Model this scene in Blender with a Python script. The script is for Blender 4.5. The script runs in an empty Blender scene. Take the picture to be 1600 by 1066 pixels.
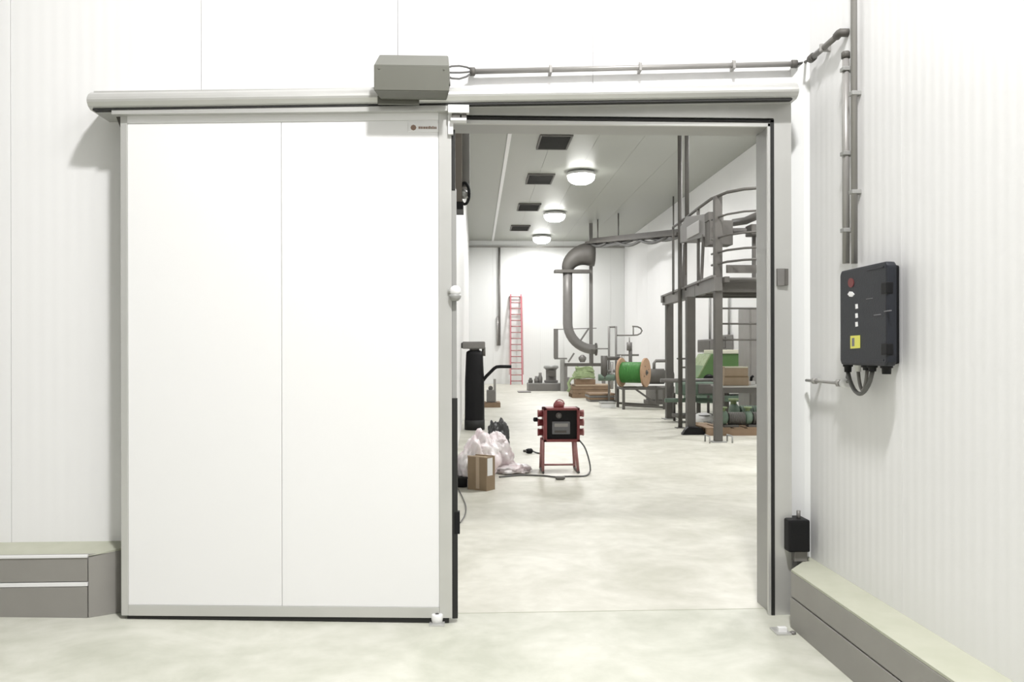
import bpy, bmesh, math, random
from mathutils import Vector, Matrix
random.seed(7)
SC = bpy.context.scene
COL = SC.collection

# ---------------------------------------------------------------- camera
FPX = 1300.0                      # focal length in pixels of the 1600 wide frame
EYE = 1.6
YAW = math.atan(58 / FPX)
ROLL = 0.002
HOR = 550.8
Fv = Vector((math.sin(YAW), math.cos(YAW), 0))
R0 = Vector((math.cos(YAW), -math.sin(YAW), 0))
Z = Vector((0, 0, 1))
Rv = R0 * math.cos(ROLL) - Z * math.sin(ROLL)
Uv = R0 * math.sin(ROLL) + Z * math.cos(ROLL)
cam_d = bpy.data.cameras.new('camera')
cam_d.sensor_width = 36
cam_d.sensor_fit = 'HORIZONTAL'
cam_d.lens = FPX / 1600 * 36
cam_d.shift_y = (HOR - 533) / 1600
cam_d.clip_start = 0.05
cam_d.clip_end = 200
cam = bpy.data.objects.new('camera', cam_d)
COL.objects.link(cam)
m = Matrix((Rv, Uv, -Fv)).transposed().to_4x4()
m.translation = (0, 0, EYE)
cam.matrix_world = m
SC.camera = cam

# ---------------------------------------------------------------- world, lamps, exposure
W = bpy.data.worlds.new('world')
SC.world = W
W.use_nodes = True
W.node_tree.nodes['Background'].inputs[0].default_value = (0.9, 0.95, 1, 1)
W.node_tree.nodes['Background'].inputs[1].default_value = 0.3
SC.view_settings.view_transform = 'Standard'
SC.view_settings.look = 'None'
SC.view_settings.exposure = 0.14
SC.view_settings.gamma = 1.0
SC.view_settings.use_curve_mapping = False

def lamp(name, loc, power, size, color=(1, 0.985, 0.985), direction=(0, 0, -1), spread=180):
    l = bpy.data.lights.new(name, 'AREA')
    l.shape = 'DISK'
    l.size = size
    l.energy = power
    l.color = color
    l.spread = math.radians(spread)
    o = bpy.data.objects.new(name, l)
    o.location = loc
    o.rotation_euler = Vector(direction).to_track_quat('-Z', 'Y').to_euler()
    COL.objects.link(o)
    return o

ROOM_Z = 7.0
lamp('room_lamp', (0.7, 1.2, 6.75), 500, 0.5)
lamp('room_lamp', (-1.6, -5.0, 6.75), 40, 0.6)  # extra weak lamp added behind the camera as fill
HALL_Z = 7.25
HALL_LAMPS = [(3.3, 11.5), (3.33, 25.9), (3.22, 33.4), (3.24, 40.1),
              (6.9, 12.0), (6.9, 19.0)]  # last two are added out of view to light the right wall
for x, y in HALL_LAMPS:
    lamp('hall_lamp', (x, y, HALL_Z - 0.45), 230, 0.7)

# ---------------------------------------------------------------- pixel to place
def ray(px, py):
    return Fv + Rv * ((px - 800) / FPX) + Uv * ((HOR - py) / FPX)
def PY(px, py, y):
    d = ray(px, py)
    t = y / d.y
    return Vector((d.x * t, y, EYE + d.z * t))
def PZ(px, py, z=0.0):
    d = ray(px, py)
    t = (z - EYE) / d.z
    return Vector((d.x * t, d.y * t, z))
def PX(px, py, x):
    d = ray(px, py)
    t = x / d.x
    return Vector((x, d.y * t, EYE + d.z * t))

# ---------------------------------------------------------------- materials
def mat(name, color, rough=0.5, metal=0.0, noise=None, emit=None, bump=None, wave=None, spec=0.5, trans=0):
    """noise=(scale, amount, second colour); bump=(scale, strength); wave=(axis, period, strength)"""
    M = bpy.data.materials.new(name)
    M.use_nodes = True
    nt = M.node_tree
    b = nt.nodes['Principled BSDF']
    b.inputs['Base Color'].default_value = (*color, 1)
    b.inputs['Roughness'].default_value = rough
    b.inputs['Metallic'].default_value = metal
    b.inputs['Specular IOR Level'].default_value = spec
    if trans:
        b.inputs['Transmission Weight'].default_value = trans
    tc = nt.nodes.new('ShaderNodeTexCoord')
    if noise:
        n = nt.nodes.new('ShaderNodeTexNoise')
        n.inputs['Scale'].default_value = noise[0]
        n.inputs['Detail'].default_value = 6
        r = nt.nodes.new('ShaderNodeValToRGB')
        r.color_ramp.elements[0].position = 0.5 - noise[1]
        r.color_ramp.elements[1].position = 0.5 + noise[1]
        r.color_ramp.elements[0].color = (*color, 1)
        r.color_ramp.elements[1].color = (*noise[2], 1)
        nt.links.new(tc.outputs['Object'], n.inputs['Vector'])
        nt.links.new(n.outputs['Fac'], r.inputs['Fac'])
        nt.links.new(r.outputs['Color'], b.inputs['Base Color'])
    if bump:
        n2 = nt.nodes.new('ShaderNodeTexNoise')
        n2.inputs['Scale'].default_value = bump[0]
        n2.inputs['Detail'].default_value = 4
        bp = nt.nodes.new('ShaderNodeBump')
        bp.inputs['Strength'].default_value = bump[1]
        bp.inputs['Distance'].default_value = 0.01
        nt.links.new(tc.outputs['Object'], n2.inputs['Vector'])
        nt.links.new(n2.outputs['Fac'], bp.inputs['Height'])
        nt.links.new(bp.outputs['Normal'], b.inputs['Normal'])
    if wave:
        w = nt.nodes.new('ShaderNodeTexWave')
        w.bands_direction = wave[0]
        w.inputs['Scale'].default_value = 0.314 / wave[1]
        w.inputs['Distortion'].default_value = 0.0
        w.inputs['Detail'].default_value = 0
        bp = nt.nodes.new('ShaderNodeBump')
        bp.inputs['Strength'].default_value = wave[2]
        bp.inputs['Distance'].default_value = 0.004
        nt.links.new(tc.outputs['Object'], w.inputs['Vector'])
        nt.links.new(w.outputs['Fac'], bp.inputs['Height'])
        nt.links.new(bp.outputs['Normal'], b.inputs['Normal'])
    if emit:
        b.inputs['Emission Color'].default_value = (*emit[0], 1)
        b.inputs['Emission Strength'].default_value = emit[1]
    return M

M = {}
M['panel_front'] = mat('white_ribbed_panel', (0.81, 0.81, 0.807), 0.42, wave=('X', 0.075, 0.2))
M['panel_side'] = mat('white_ribbed_panel_side', (0.81, 0.81, 0.807), 0.42, wave=('Y', 0.075, 0.22))
M['panel_hall'] = mat('white_hall_panel', (0.78, 0.79, 0.78), 0.4, wave=('X', 0.1, 0.15))
M['joint'] = mat('panel_joint_grey', (0.62, 0.63, 0.61), 0.7)
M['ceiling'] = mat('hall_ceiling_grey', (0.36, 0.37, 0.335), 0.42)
M['white'] = mat('white_coated_sheet', (0.79, 0.79, 0.787), 0.32)
M['alu'] = mat('anodised_aluminium', (0.54, 0.54, 0.52), 0.36, 0.45, noise=(3, 0.3, (0.59, 0.59, 0.57)))
M['alu_dull'] = mat('dull_aluminium', (0.32, 0.32, 0.308), 0.42, 0.2, noise=(2, 0.3, (0.36, 0.36, 0.348)))
M['steel'] = mat('brushed_stainless', (0.36, 0.35, 0.335), 0.38, 0.3, noise=(4, 0.3, (0.31, 0.30, 0.285)))
M['steel_mid'] = mat('galvanised_steel_mid', (0.18, 0.175, 0.165), 0.5, 0.3, noise=(3, 0.3, (0.22, 0.21, 0.20)))
M['steel_dark'] = mat('dark_weathered_steel', (0.092, 0.087, 0.078), 0.6, 0.1, noise=(3, 0.3, (0.12, 0.113, 0.103)))
M['curb'] = mat('warm_grey_curb_steel', (0.26, 0.25, 0.232), 0.42, 0.05, noise=(5, 0.3, (0.29, 0.28, 0.26)))
M['curb_top'] = mat('grey_green_mortar_top', (0.42, 0.43, 0.34), 0.75, noise=(7, 0.3, (0.48, 0.485, 0.40)))
M['box_grey'] = mat('olive_grey_housing', (0.125, 0.126, 0.105), 0.35)
M['rubber'] = mat('black_rubber', (0.012, 0.012, 0.011), 0.6)
M['black'] = mat('black_plastic', (0.006, 0.006, 0.007), 0.5, spec=0.25)
M['charcoal'] = mat('charcoal_plastic', (0.016, 0.018, 0.024), 0.45, spec=0.35, bump=(120, 0.1))
M['red'] = mat('dull_red_paint', (0.20, 0.04, 0.042), 0.5, noise=(9, 0.25, (0.26, 0.07, 0.07)))
M['red_pale'] = mat('worn_pink_red_paint', (0.42, 0.23, 0.22), 0.5, noise=(9, 0.25, (0.34, 0.14, 0.14)))
M['red_mark'] = mat('red_emblem', (0.17, 0.03, 0.03), 0.5)
M['ladder_red'] = mat('red_fibreglass', (0.46, 0.10, 0.13), 0.5)
M['yellow'] = mat('yellow_sticker', (0.72, 0.70, 0.12), 0.5)
M['white_print'] = mat('white_print', (0.85, 0.85, 0.85), 0.5)
M['brown_print'] = mat('brown_print', (0.24, 0.16, 0.12), 0.5)
M['grey_print'] = mat('grey_print', (0.16, 0.16, 0.17), 0.5)
M['card'] = mat('cardboard', (0.235, 0.17, 0.105), 0.8, noise=(6, 0.3, (0.28, 0.205, 0.13)))
M['card_pale'] = mat('pale_cardboard', (0.40, 0.31, 0.22), 0.8, noise=(6, 0.3, (0.46, 0.36, 0.26)))
M['wood'] = mat('pallet_wood', (0.30, 0.21, 0.135), 0.8, noise=(5, 0.3, (0.22, 0.15, 0.095)))
M['wood_reel'] = mat('cable_drum_wood', (0.50, 0.33, 0.21), 0.75, noise=(6, 0.3, (0.42, 0.26, 0.16)))
M['green'] = mat('green_cable', (0.05, 0.22, 0.04), 0.5)
M['green_machine'] = mat('green_machine_paint', (0.085, 0.17, 0.055), 0.5, noise=(2, 0.3, (0.13, 0.25, 0.09)))
M['green_pale'] = mat('pale_green_hose', (0.38, 0.47, 0.26), 0.6, noise=(9, 0.3, (0.19, 0.25, 0.12)))
M['pump_green'] = mat('grey_green_pump_paint', (0.10, 0.15, 0.115), 0.5, noise=(6, 0.3, (0.17, 0.24, 0.18)))
M['cream'] = mat('cream_cover', (0.72, 0.71, 0.58), 0.6)
M['bag'] = mat('pale_pink_plastic_film', (0.88, 0.85, 0.85), 0.25, noise=(4, 0.12, (0.74, 0.62, 0.64)), bump=(16, 1.0))
M['bag_dark'] = mat('black_plastic_film', (0.03, 0.03, 0.03), 0.35, bump=(14, 0.8))
M['glow'] = mat('lamp_diffuser', (0.9, 0.9, 0.9), 0.5, emit=((1, 1, 0.97), 14.0))
M['grille'] = mat('dark_vent_grille', (0.07, 0.07, 0.065), 0.6)
M['brown_duct'] = mat('brown_grey_duct', (0.16, 0.14, 0.12), 0.5, 0.4)
M['wall_strip'] = mat('white_cove_profile', (0.90, 0.91, 0.90), 0.35)
M['cable'] = mat('grey_cable', (0.12, 0.12, 0.115), 0.5)

def concrete(name, c0, c1, c2, gloss):
    Mt = bpy.data.materials.new(name)
    Mt.use_nodes = True
    nt = Mt.node_tree
    b = nt.nodes['Principled BSDF']
    tc = nt.nodes.new('ShaderNodeTexCoord')
    n1 = nt.nodes.new('ShaderNodeTexNoise')
    n1.inputs['Scale'].default_value = 1.3
    n1.inputs['Detail'].default_value = 8
    n1.inputs['Roughness'].default_value = 0.62
    n1.inputs['Distortion'].default_value = 0.7
    n2 = nt.nodes.new('ShaderNodeTexNoise')
    n2.inputs['Scale'].default_value = 7
    n2.inputs['Detail'].default_value = 6
    r = nt.nodes.new('ShaderNodeValToRGB')
    e = r.color_ramp.elements
    e[0].position = 0.36
    e[0].color = (*c0, 1)
    e[1].position = 0.62
    e[1].color = (*c2, 1)
    k = e.new(0.5)
    k.color = (*c1, 1)
    mx = nt.nodes.new('ShaderNodeMath')
    mx.operation = 'MULTIPLY_ADD'
    mx.inputs[1].default_value = 0.72
    ml = nt.nodes.new('ShaderNodeMath')
    ml.operation = 'MULTIPLY'
    ml.inputs[1].default_value = 0.28
    nt.links.new(tc.outputs['Object'], n1.inputs['Vector'])
    nt.links.new(tc.outputs['Object'], n2.inputs['Vector'])
    nt.links.new(n1.outputs['Fac'], mx.inputs[0])
    nt.links.new(n2.outputs['Fac'], ml.inputs[0])
    nt.links.new(ml.outputs[0], mx.inputs[2])
    nt.links.new(mx.outputs[0], r.inputs['Fac'])
    nt.links.new(r.outputs['Color'], b.inputs['Base Color'])
    bp = nt.nodes.new('ShaderNodeBump')
    bp.inputs['Strength'].default_value = 0.12
    bp.inputs['Distance'].default_value = 0.01
    nt.links.new(n2.outputs['Fac'], bp.inputs['Height'])
    nt.links.new(bp.outputs['Normal'], b.inputs['Normal'])
    b.inputs['Roughness'].default_value = gloss
    return Mt
M['floor'] = concrete('sealed_concrete', (0.44, 0.45, 0.375), (0.53, 0.535, 0.46), (0.61, 0.61, 0.54), 0.5)
M['floor_hall'] = concrete('sealed_concrete_hall', (0.48, 0.475, 0.40), (0.565, 0.555, 0.485), (0.65, 0.64, 0.57), 0.45)

# ---------------------------------------------------------------- mesh builder
class MB:
    def __init__(self):
        self.bm = bmesh.new()
        self.smooth = []
    def poly(self, verts, faces, smooth=False):
        vs = [self.bm.verts.new(v) for v in verts]
        for f in faces:
            try:
                F = self.bm.faces.new([vs[i] for i in f])
                F.smooth = smooth
            except ValueError:
                pass
        return self
    def box(self, x0, x1, y0, y1, z0, z1, bev=0.0, T=None):
        b = bmesh.new()
        bmesh.ops.create_cube(b, size=1)
        for v in b.verts:
            v.co = Vector(((x0 + x1) / 2 + v.co.x * (x1 - x0), (y0 + y1) / 2 + v.co.y * (y1 - y0), (z0 + z1) / 2 + v.co.z * (z1 - z0)))
        if bev:
            bmesh.ops.bevel(b, geom=b.edges[:], offset=bev, segments=2, affect='EDGES', profile=0.6)
        return self.merge(b, T)
    def merge(self, b, T=None):
        if T is not None:
            for v in b.verts:
                v.co = T @ v.co
        me = bpy.data.meshes.new('tmp')
        b.to_mesh(me)
        b.free()
        self.bm.from_mesh(me)
        bpy.data.meshes.remove(me)
        return self
    def prism(self, pts, axis, lo, hi, bev=0.0, T=None):
        """extrude the polygon pts along axis from lo to hi ('x': pts=(y,z), 'y': (x,z), 'z': (x,y))"""
        b = bmesh.new()
        def mk(p, k):
            return {'x': (k, p[0], p[1]), 'y': (p[0], k, p[1]), 'z': (p[0], p[1], k)}[axis]
        A = [b.verts.new(mk(p, lo)) for p in pts]
        B = [b.verts.new(mk(p, hi)) for p in pts]
        n = len(pts)
        b.faces.new(A)
        b.faces.new(B[::-1])
        for i in range(n):
            b.faces.new((A[i], B[i], B[(i + 1) % n], A[(i + 1) % n]))
        bmesh.ops.recalc_face_normals(b, faces=b.faces[:])
        if bev:
            bmesh.ops.bevel(b, geom=b.edges[:], offset=bev, segments=2, affect='EDGES', profile=0.6)
        return self.merge(b, T)
    def tube(self, pts, r, n=10, closed=False, caps=True):
        pts = [Vector(p) for p in pts]
        rr = r if isinstance(r, (list, tuple)) else [r] * len(pts)
        rings = []
        up = None
        N = len(pts)
        for i, p in enumerate(pts):
            if closed:
                t = pts[(i + 1) % N] - pts[i - 1]
            else:
                t = pts[min(i + 1, N - 1)] - pts[max(i - 1, 0)]
            t.normalize()
            if up is None:
                up = Vector((0, 0, 1)) if abs(t.z) < 0.9 else Vector((1, 0, 0))
            s = t.cross(up).normalized()
            up = s.cross(t).normalized()
            rings.append([self.bm.verts.new(p + (s * math.cos(2 * math.pi * k / n) + up * math.sin(2 * math.pi * k / n)) * rr[i]) for k in range(n)])
        for i in range(N if closed else N - 1):
            a, b = rings[i], rings[(i + 1) % N]
            for k in range(n):
                f = self.bm.faces.new((a[k], a[(k + 1) % n], b[(k + 1) % n], b[k]))
                f.smooth = True
        if caps and not closed:
            self.bm.faces.new(rings[0][::-1])
            self.bm.faces.new(rings[-1])
        return self
    def bar(self, p, q, w, h=None):
        """rectangular bar from p to q"""
        h = h or w
        p, q = Vector(p), Vector(q)
        t = (q - p).normalized()
        up = Vector((0, 0, 1)) if abs(t.z) < 0.9 else Vector((0, 1, 0))
        s = t.cross(up).normalized()
        u = s.cross(t)
        vs = []
        for c in (p, q):
            for a, b in ((-1, -1), (1, -1), (1, 1), (-1, 1)):
                vs.append(c + s * a * w / 2 + u * b * h / 2)
        return self.poly(vs, [(0, 1, 2, 3), (7, 6, 5, 4), (0, 4, 5, 1), (1, 5, 6, 2), (2, 6, 7, 3), (3, 7, 4, 0)])
    def lathe(self, c, axis, prof, n=20):
        """prof: list of (distance along axis, radius)"""
        c = Vector(c)
        a = Vector(axis).normalized()
        up = Vector((0, 0, 1)) if abs(a.z) < 0.9 else Vector((1, 0, 0))
        s = a.cross(up).normalized()
        u = s.cross(a)
        rings = []
        for d, r in prof:
            rings.append([self.bm.verts.new(c + a * d + (s * math.cos(2 * math.pi * k / n) + u * math.sin(2 * math.pi * k / n)) * max(r, 1e-4)) for k in range(n)])
        for A, B in zip(rings, rings[1:]):
            for k in range(n):
                f = self.bm.faces.new((A[k], A[(k + 1) % n], B[(k + 1) % n], B[k]))
                f.smooth = True
        self.bm.faces.new(rings[0][::-1])
        self.bm.faces.new(rings[-1])
        return self
    def sphere(self, c, r, sx=1, sy=1, sz=1, seg=14, rings=8):
        b = bmesh.new()
        bmesh.ops.create_uvsphere(b, u_segments=seg, v_segments=rings, radius=r)
        for v in b.verts:
            v.co = Vector((v.co.x * sx, v.co.y * sy, v.co.z * sz)) + Vector(c)
        for f in b.faces:
            f.smooth = True
        return self.merge(b)
    def lump(self, c, sx, sy, sz, seed=0, rough=0.25, sub=4, flat=True):
        """a crumpled bag: noisy icosphere flattened on the bottom"""
        b = bmesh.new()
        bmesh.ops.create_icosphere(b, subdivisions=sub, radius=1)
        from mathutils import noise
        off = Vector((seed * 7.3, seed * 3.1, seed * 1.7))
        for v in b.verts:
            d = v.co.normalized()
            k = 1 + rough * .8 * noise.noise(d * 1.5 + off)
            for fr, am in ((2.2, .6), (4.4, .3), (9, .1)):
                k -= rough * am * (0.32 - abs(noise.noise(d * fr + off * fr)) * 1.6)
            p = d * k
            z = p.z * sz
            if flat:
                z = max(z, -sz * 0.55)
            v.co = Vector((p.x * sx, p.y * sy, z + (sz * 0.55 if flat else 0))) + Vector(c)
        for f in b.faces:
            f.smooth = True
        return self.merge(b)

def link(o):
    COL.objects.link(o)
    return o
def build(name, mb, material, parent=None, normals=True):
    bm = mb.bm
    if normals:
        bmesh.ops.recalc_face_normals(bm, faces=bm.faces[:])
    if parent is not None:
        base = world_loc(parent)
        for v in bm.verts:
            v.co -= base
    me = bpy.data.meshes.new(name)
    bm.to_mesh(me)
    bm.free()
    me.materials.append(M[material] if isinstance(material, str) else material)
    o = bpy.data.objects.new(name, me)
    if parent is not None:
        o.parent = parent
    return link(o)
def world_loc(o):
    v = Vector(o.location)
    while o.parent is not None:
        o = o.parent
        v += Vector(o.location)
    return v
def thing(name, label, cat, loc, group=None):
    o = bpy.data.objects.new(name, None)
    o.empty_display_size = 0.1
    o.location = loc
    return tag(link(o), label, cat, group)
def tag(o, label, cat, group=None, kind=None):
    o['label'] = label
    o['category'] = cat
    if group:
        o['group'] = group
    if kind:
        o['kind'] = kind
    return o
def struct(name, mb, material):
    o = build(name, mb, material)
    o['kind'] = 'structure'
    return o
def copy_tree(root, loc, label, group=None):
    r = root.copy()
    link(r)
    r.location = loc
    r['label'] = label
    if group:
        r['group'] = group
    for ch in root.children:
        c = ch.copy()
        link(c)
        c.parent = r
        for g in ch.children:
            d = g.copy()
            link(d)
            d.parent = c
    return r
def arc(c, r, a0, a1, n, u, v):
    c, u, v = Vector(c), Vector(u), Vector(v)
    return [c + u * r * math.cos(a0 + (a1 - a0) * i / n) + v * r * math.sin(a0 + (a1 - a0) * i / n) for i in range(n + 1)]

# ================================================================ THE SHELL
YW = 5.14        # room side of the wall the door hangs on
YF = 4.98        # face of the door frame
YL = 4.92        # face of the sliding leaf
YH = 5.25        # hall side of that wall
XR = 2.06        # right wall of the near room
XHL, XHR, YB = -0.29, 7.62, 42.1
OX0, OX1, OZ = -0.16, 1.80, 2.98   # clear opening

# floors: the near floor falls from the left wall towards the doorway
fl = MB()
xs = [-9.0, -4.0, -2.3, -1.2, -0.15, XR]
zf = lambda x: max(0.0, min(0.11, (-0.15 - x) * 0.03))
for a, b in zip(xs, xs[1:]):
    fl.poly([(a, -9.0, zf(a)), (b, -9.0, zf(b)), (b, 5.108, zf(b)), (a, 5.108, zf(a)),
             (a, -9.0, -0.2), (b, -9.0, -0.2), (b, 5.108, -0.2), (a, 5.108, -0.2)],
            [(0, 1, 2, 3), (7, 6, 5, 4), (0, 4, 5, 1), (2, 6, 7, 3)])
bmesh.ops.remove_doubles(fl.bm, verts=fl.bm.verts[:], dist=1e-4)
floor = struct('floor', fl, 'floor')
floor_hall = struct('floor_hall', MB().box(-0.6, XHR + 0.2, 5.112, YB + 0.2, -0.2, 0), 'floor_hall')
build('joint_sealant', MB().box(OX0, OX1, 5.106, 5.114, -0.05, 0.0015), 'curb_top', floor)

# front wall: core with white sandwich panels on the room side
core = MB()
core.box(-9.0, OX0 - 0.03, YW + 0.02, YH, 0, 7.3)
core.box(OX1 + 0.03, XHR + 0.2, YW + 0.02, YH, 0, 7.3)
core.box(OX0 - 0.03, OX1 + 0.03, YW + 0.02, YH, OZ + 0.03, 7.3)
wall_front = struct('wall_front', core, 'joint')
edges = [-9.0, -7.6, -6.4, -5.2, -3.98, -2.79, -1.66, -0.47, 0.735, 2.02]
G = 0.0015
for a, b in zip(edges, edges[1:]):
    p = MB()
    if b <= OX0:
        p.box(a + G, b - G, YW, YW + 0.022, 0, ROOM_Z)
    elif a < OX0:
        p.box(a + G, b - G, YW, YW + 0.022, OZ + 0.05, ROOM_Z)
        p.box(a + G, OX0 - 0.02, YW, YW + 0.022, 0, OZ + 0.05)
    else:
        p.box(a + G, b - G, YW, YW + 0.022, OZ + 0.05, ROOM_Z)
        p.box(OX1 + 0.02, b - G, YW, YW + 0.022, 0, OZ + 0.05)
    build('wall_panel', p, 'panel_front', wall_front)

# right wall of the near room
wall_right = struct('wall_right', MB().box(XR + 0.022, XR + 0.15, -9.0, YW + 0.02, 0, ROOM_Z), 'joint')
ys = [5.11, 3.93, 2.75, 1.57, 0.39, -0.8, -2.0, -3.2, -4.4, -5.6, -6.8, -9.0]
for a, b in zip(ys, ys[1:]):
    build('wall_panel', MB().box(XR, XR + 0.024, b + 0.0012, a - 0.0012, 0, ROOM_Z), 'panel_side', wall_right)
struct('wall_left', MB().box(-9.15, -9.0, -9.0, YH, 0, ROOM_Z), 'panel_side')
struct('wall_back', MB().box(-9.15, XR + 0.15, -9.15, -9.0, 0, ROOM_Z), 'panel_front')
struct('ceiling', MB().box(-9.15, XR + 0.15, -9.15, YW + 0.02, ROOM_Z, ROOM_Z + 0.15), 'panel_front')
struct('trim_corner', MB().prism([(1.985, YW), (2.0, 5.115), (2.035, 5.06), (XR, 5.03), (XR + 0.01, 5.03), (XR + 0.01, YW + 0.01), (1.985, YW + 0.01)], 'z', 0.336, ROOM_Z), 'wall_strip')

# hall shell
struct('wall_hall_left', MB().box(XHL - 0.15, XHL, YH, YB, 0, HALL_Z + 0.1), 'panel_side')
whr = struct('wall_hall_right', MB().box(XHR + 0.02, XHR + 0.2, YH, YB, 0, HALL_Z + 0.1), 'joint')
y = YH
while y < YB - 0.1:
    y2 = min(y + 2.4, YB)
    build('wall_panel', MB().box(XHR, XHR + 0.022, y + 0.004, y2 - 0.004, 0, HALL_Z), 'panel_side', whr)
    y = y2
whb = struct('wall_hall_back', MB().box(XHL - 0.15, XHR + 0.2, YB + 0.02, YB + 0.2, 0, HALL_Z + 0.1), 'joint')
x = XHL
while x < XHR - 0.1:
    x2 = min(x + 1.2, XHR)
    build('wall_panel', MB().box(x + 0.004, x2 - 0.004, YB, YB + 0.022, 0, HALL_Z), 'panel_hall', whb)
    x = x2
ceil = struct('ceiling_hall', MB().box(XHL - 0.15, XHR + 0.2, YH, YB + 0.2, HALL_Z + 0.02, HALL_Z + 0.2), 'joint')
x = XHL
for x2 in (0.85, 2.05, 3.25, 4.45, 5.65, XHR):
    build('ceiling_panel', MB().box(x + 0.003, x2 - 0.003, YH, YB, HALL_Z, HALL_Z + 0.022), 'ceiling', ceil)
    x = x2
struct('trim_ceiling', MB().box(0.86, 0.96, YH + 0.01, YB - 0.01, HALL_Z - 0.03, HALL_Z), 'white')
struct('trim_back', MB().box(XHL, XHR, YB - 0.09, YB, HALL_Z - 0.34, HALL_Z - 0.26), 'steel')

# curbs along the foot of the walls (steel kick plates with mortar tops)
cb = struct('baseboard_left', MB().prism([(-9.0, 4.945), (-2.245, 4.945), (-1.98, 5.14), (-9.0, 5.14)], 'z', 0.0, 0.428), 'curb')
build('mortar_top', MB().poly([(-9.0, 4.94, 0.428), (-2.24, 4.94, 0.422), (-1.975, 5.14, 0.462), (-9.0, 5.14, 0.462), (-9.0, 5.14, 0.428), (-1.975, 5.14, 0.428)],
      [(0, 1, 2, 3), (0, 3, 4), (1, 5, 2), (3, 2, 5, 4)]), 'curb_top', cb)
build('kick_plate', MB().box(-9.0, -2.25, 4.935, 4.946, 0.275, 0.425, 0.002), 'curb', cb)
build('kick_plate', MB().box(-9.0, -2.25, 4.932, 4.946, 0.05, 0.245, 0.002), 'curb', cb)
build('bright_edge', MB().box(-9.0, -2.248, 4.930, 4.946, 0.248, 0.271, 0.002), 'white', cb)
build('bright_edge', MB().box(-9.0, -2.248, 4.928, 4.946, 0.414, 0.43, 0.002), 'white', cb)  # highlight along the top edge, put in as a white strip
build('end_plate', MB().poly([(-2.243, 4.935, 0.04), (-1.972, 5.135, 0.04), (-1.972, 5.135, 0.445), (-2.243, 4.935, 0.415)], [(0, 1, 2, 3)]), 'curb', cb)

cr = struct('baseboard_right', MB().prism([(1.842, 4.765), (XR, 5.04), (XR, -9.0), (1.842, -9.0)], 'z', 0.0, 0.322), 'curb')
build('mortar_top', MB().prism([(1.835, 4.76), (XR, 5.04), (XR, -9.0), (1.835, -9.0)], 'z', 0.322, 0.334), 'curb_top', cr)
y = 4.76
for y2 in (2.2, -0.4, -9.0):
    build('kick_plate', MB().box(1.832, 1.846, y2 + 0.002, y - 0.002, 0.182, 0.32, 0.002), 'curb', cr)
    build('kick_plate', MB().box(1.828, 1.846, y2 + 0.002, y - 0.002, 0.0, 0.174, 0.002), 'curb', cr)
    y = y2

# ================================================================ DOOR FRAME
fr = MB()
fr.box(OX1 + 0.016, 1.925, YF, YW, 0, 3.02)                     # right casing
fr.box(OX0 - 0.12, OX0 - 0.03, YF, YW, 0, 3.02)                 # left casing behind the leaf
fr.box(OX0 - 0.12, 1.925, YF, YW, 3.02, 3.14)                   # head casing
door_frame = struct('door_1', fr, 'alu')
build('reveal_lining', MB().box(OX1, OX1 + 0.03, YF + 0.012, YH, 0, OZ + 0.03, 0.003), 'alu_dull', door_frame)
build('reveal_lining', MB().box(OX0 - 0.03, OX0, YF + 0.012, YH, 0, OZ + 0.03, 0.003), 'alu_dull', door_frame)
build('reveal_lining', MB().box(OX0, OX1, YF + 0.012, YH, OZ, OZ + 0.03, 0.003), 'alu_dull', door_frame)
gk = MB()
gk.box(OX1 - 0.004, OX1 + 0.017, YF - 0.006, YF + 0.012, 0, OZ + 0.03)
gk.box(OX0 - 0.03, OX1 + 0.017, YF - 0.006, YF + 0.012, OZ + 0.014, OZ + 0.027)
build('gasket', gk, 'rubber', door_frame)
lip = MB()
lip.box(OX1 - 0.022, OX1 - 0.004, YF - 0.002, YF + 0.02, 0, OZ + 0.01, 0.002)
lip.box(OX0, OX1 - 0.004, YF - 0.002, YF + 0.02, OZ - 0.012, OZ + 0.012, 0.002)
build('bright_lip', lip, 'alu', door_frame)

# ================================================================ SLIDING LEAF
def quad_leaf(c, y0, y1, inset=(0, 0, 0, 0), bev=0.003):
    (x0, za), (x1, zb), (x2, zc), (x3, zd) = c      # TL TR BR BL
    l, t, r, b = inset
    return MB().prism([(x0 + l, za - t), (x1 - r, zb - t), (x2 - r, zc + b), (x3 + l, zd + b)], 'y', y0, y1, bev)
tl, tr, br_, bl = PY(189, 181, YL), PY(706, 175.5, YL), PY(706, 966, YL), PY(189, 962, YL)
xl, xr_ = (tl.x + bl.x) / 2, (tr.x + br_.x) / 2
C4 = [(xl, tl.z), (xr_, tr.z), (xr_, br_.z), (xl, bl.z)]
leaf = thing('sliding_door', 'wide white insulated sliding door leaf with aluminium edges, slid open left of the doorway', 'door', ((xl + xr_) / 2, YL + 0.05, bl.z))
build('core', quad_leaf(C4, YL + 0.012, YL + 0.05, (0.01, 0.01, 0.01, 0.01)), 'joint', leaf)
xm = PY(440, 600, YL).x
def interp(c, x, top):
    i, j = (0, 1) if top else (3, 2)
    t = (x - c[i][0]) / (c[j][0] - c[i][0])
    return c[i][1] + (c[j][1] - c[i][1]) * t
for a, b in ((xl + 0.04, xm - 0.001), (xm + 0.001, xr_ - 0.076)):
    cc = [(a, interp(C4, a, 1) - 0.045), (b, interp(C4, b, 1) - 0.045), (b, interp(C4, b, 0) + 0.062), (a, interp(C4, a, 0) + 0.062)]
    build('panel', quad_leaf(cc, YL + 0.002, YL + 0.03), 'white', leaf)
build('edge_profile', quad_leaf([C4[0], (xl + 0.04, interp(C4, xl + .04, 1)), (xl + 0.04, interp(C4, xl + .04, 0)), C4[3]], YL - 0.004, YL + 0.05), 'alu', leaf)
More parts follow.
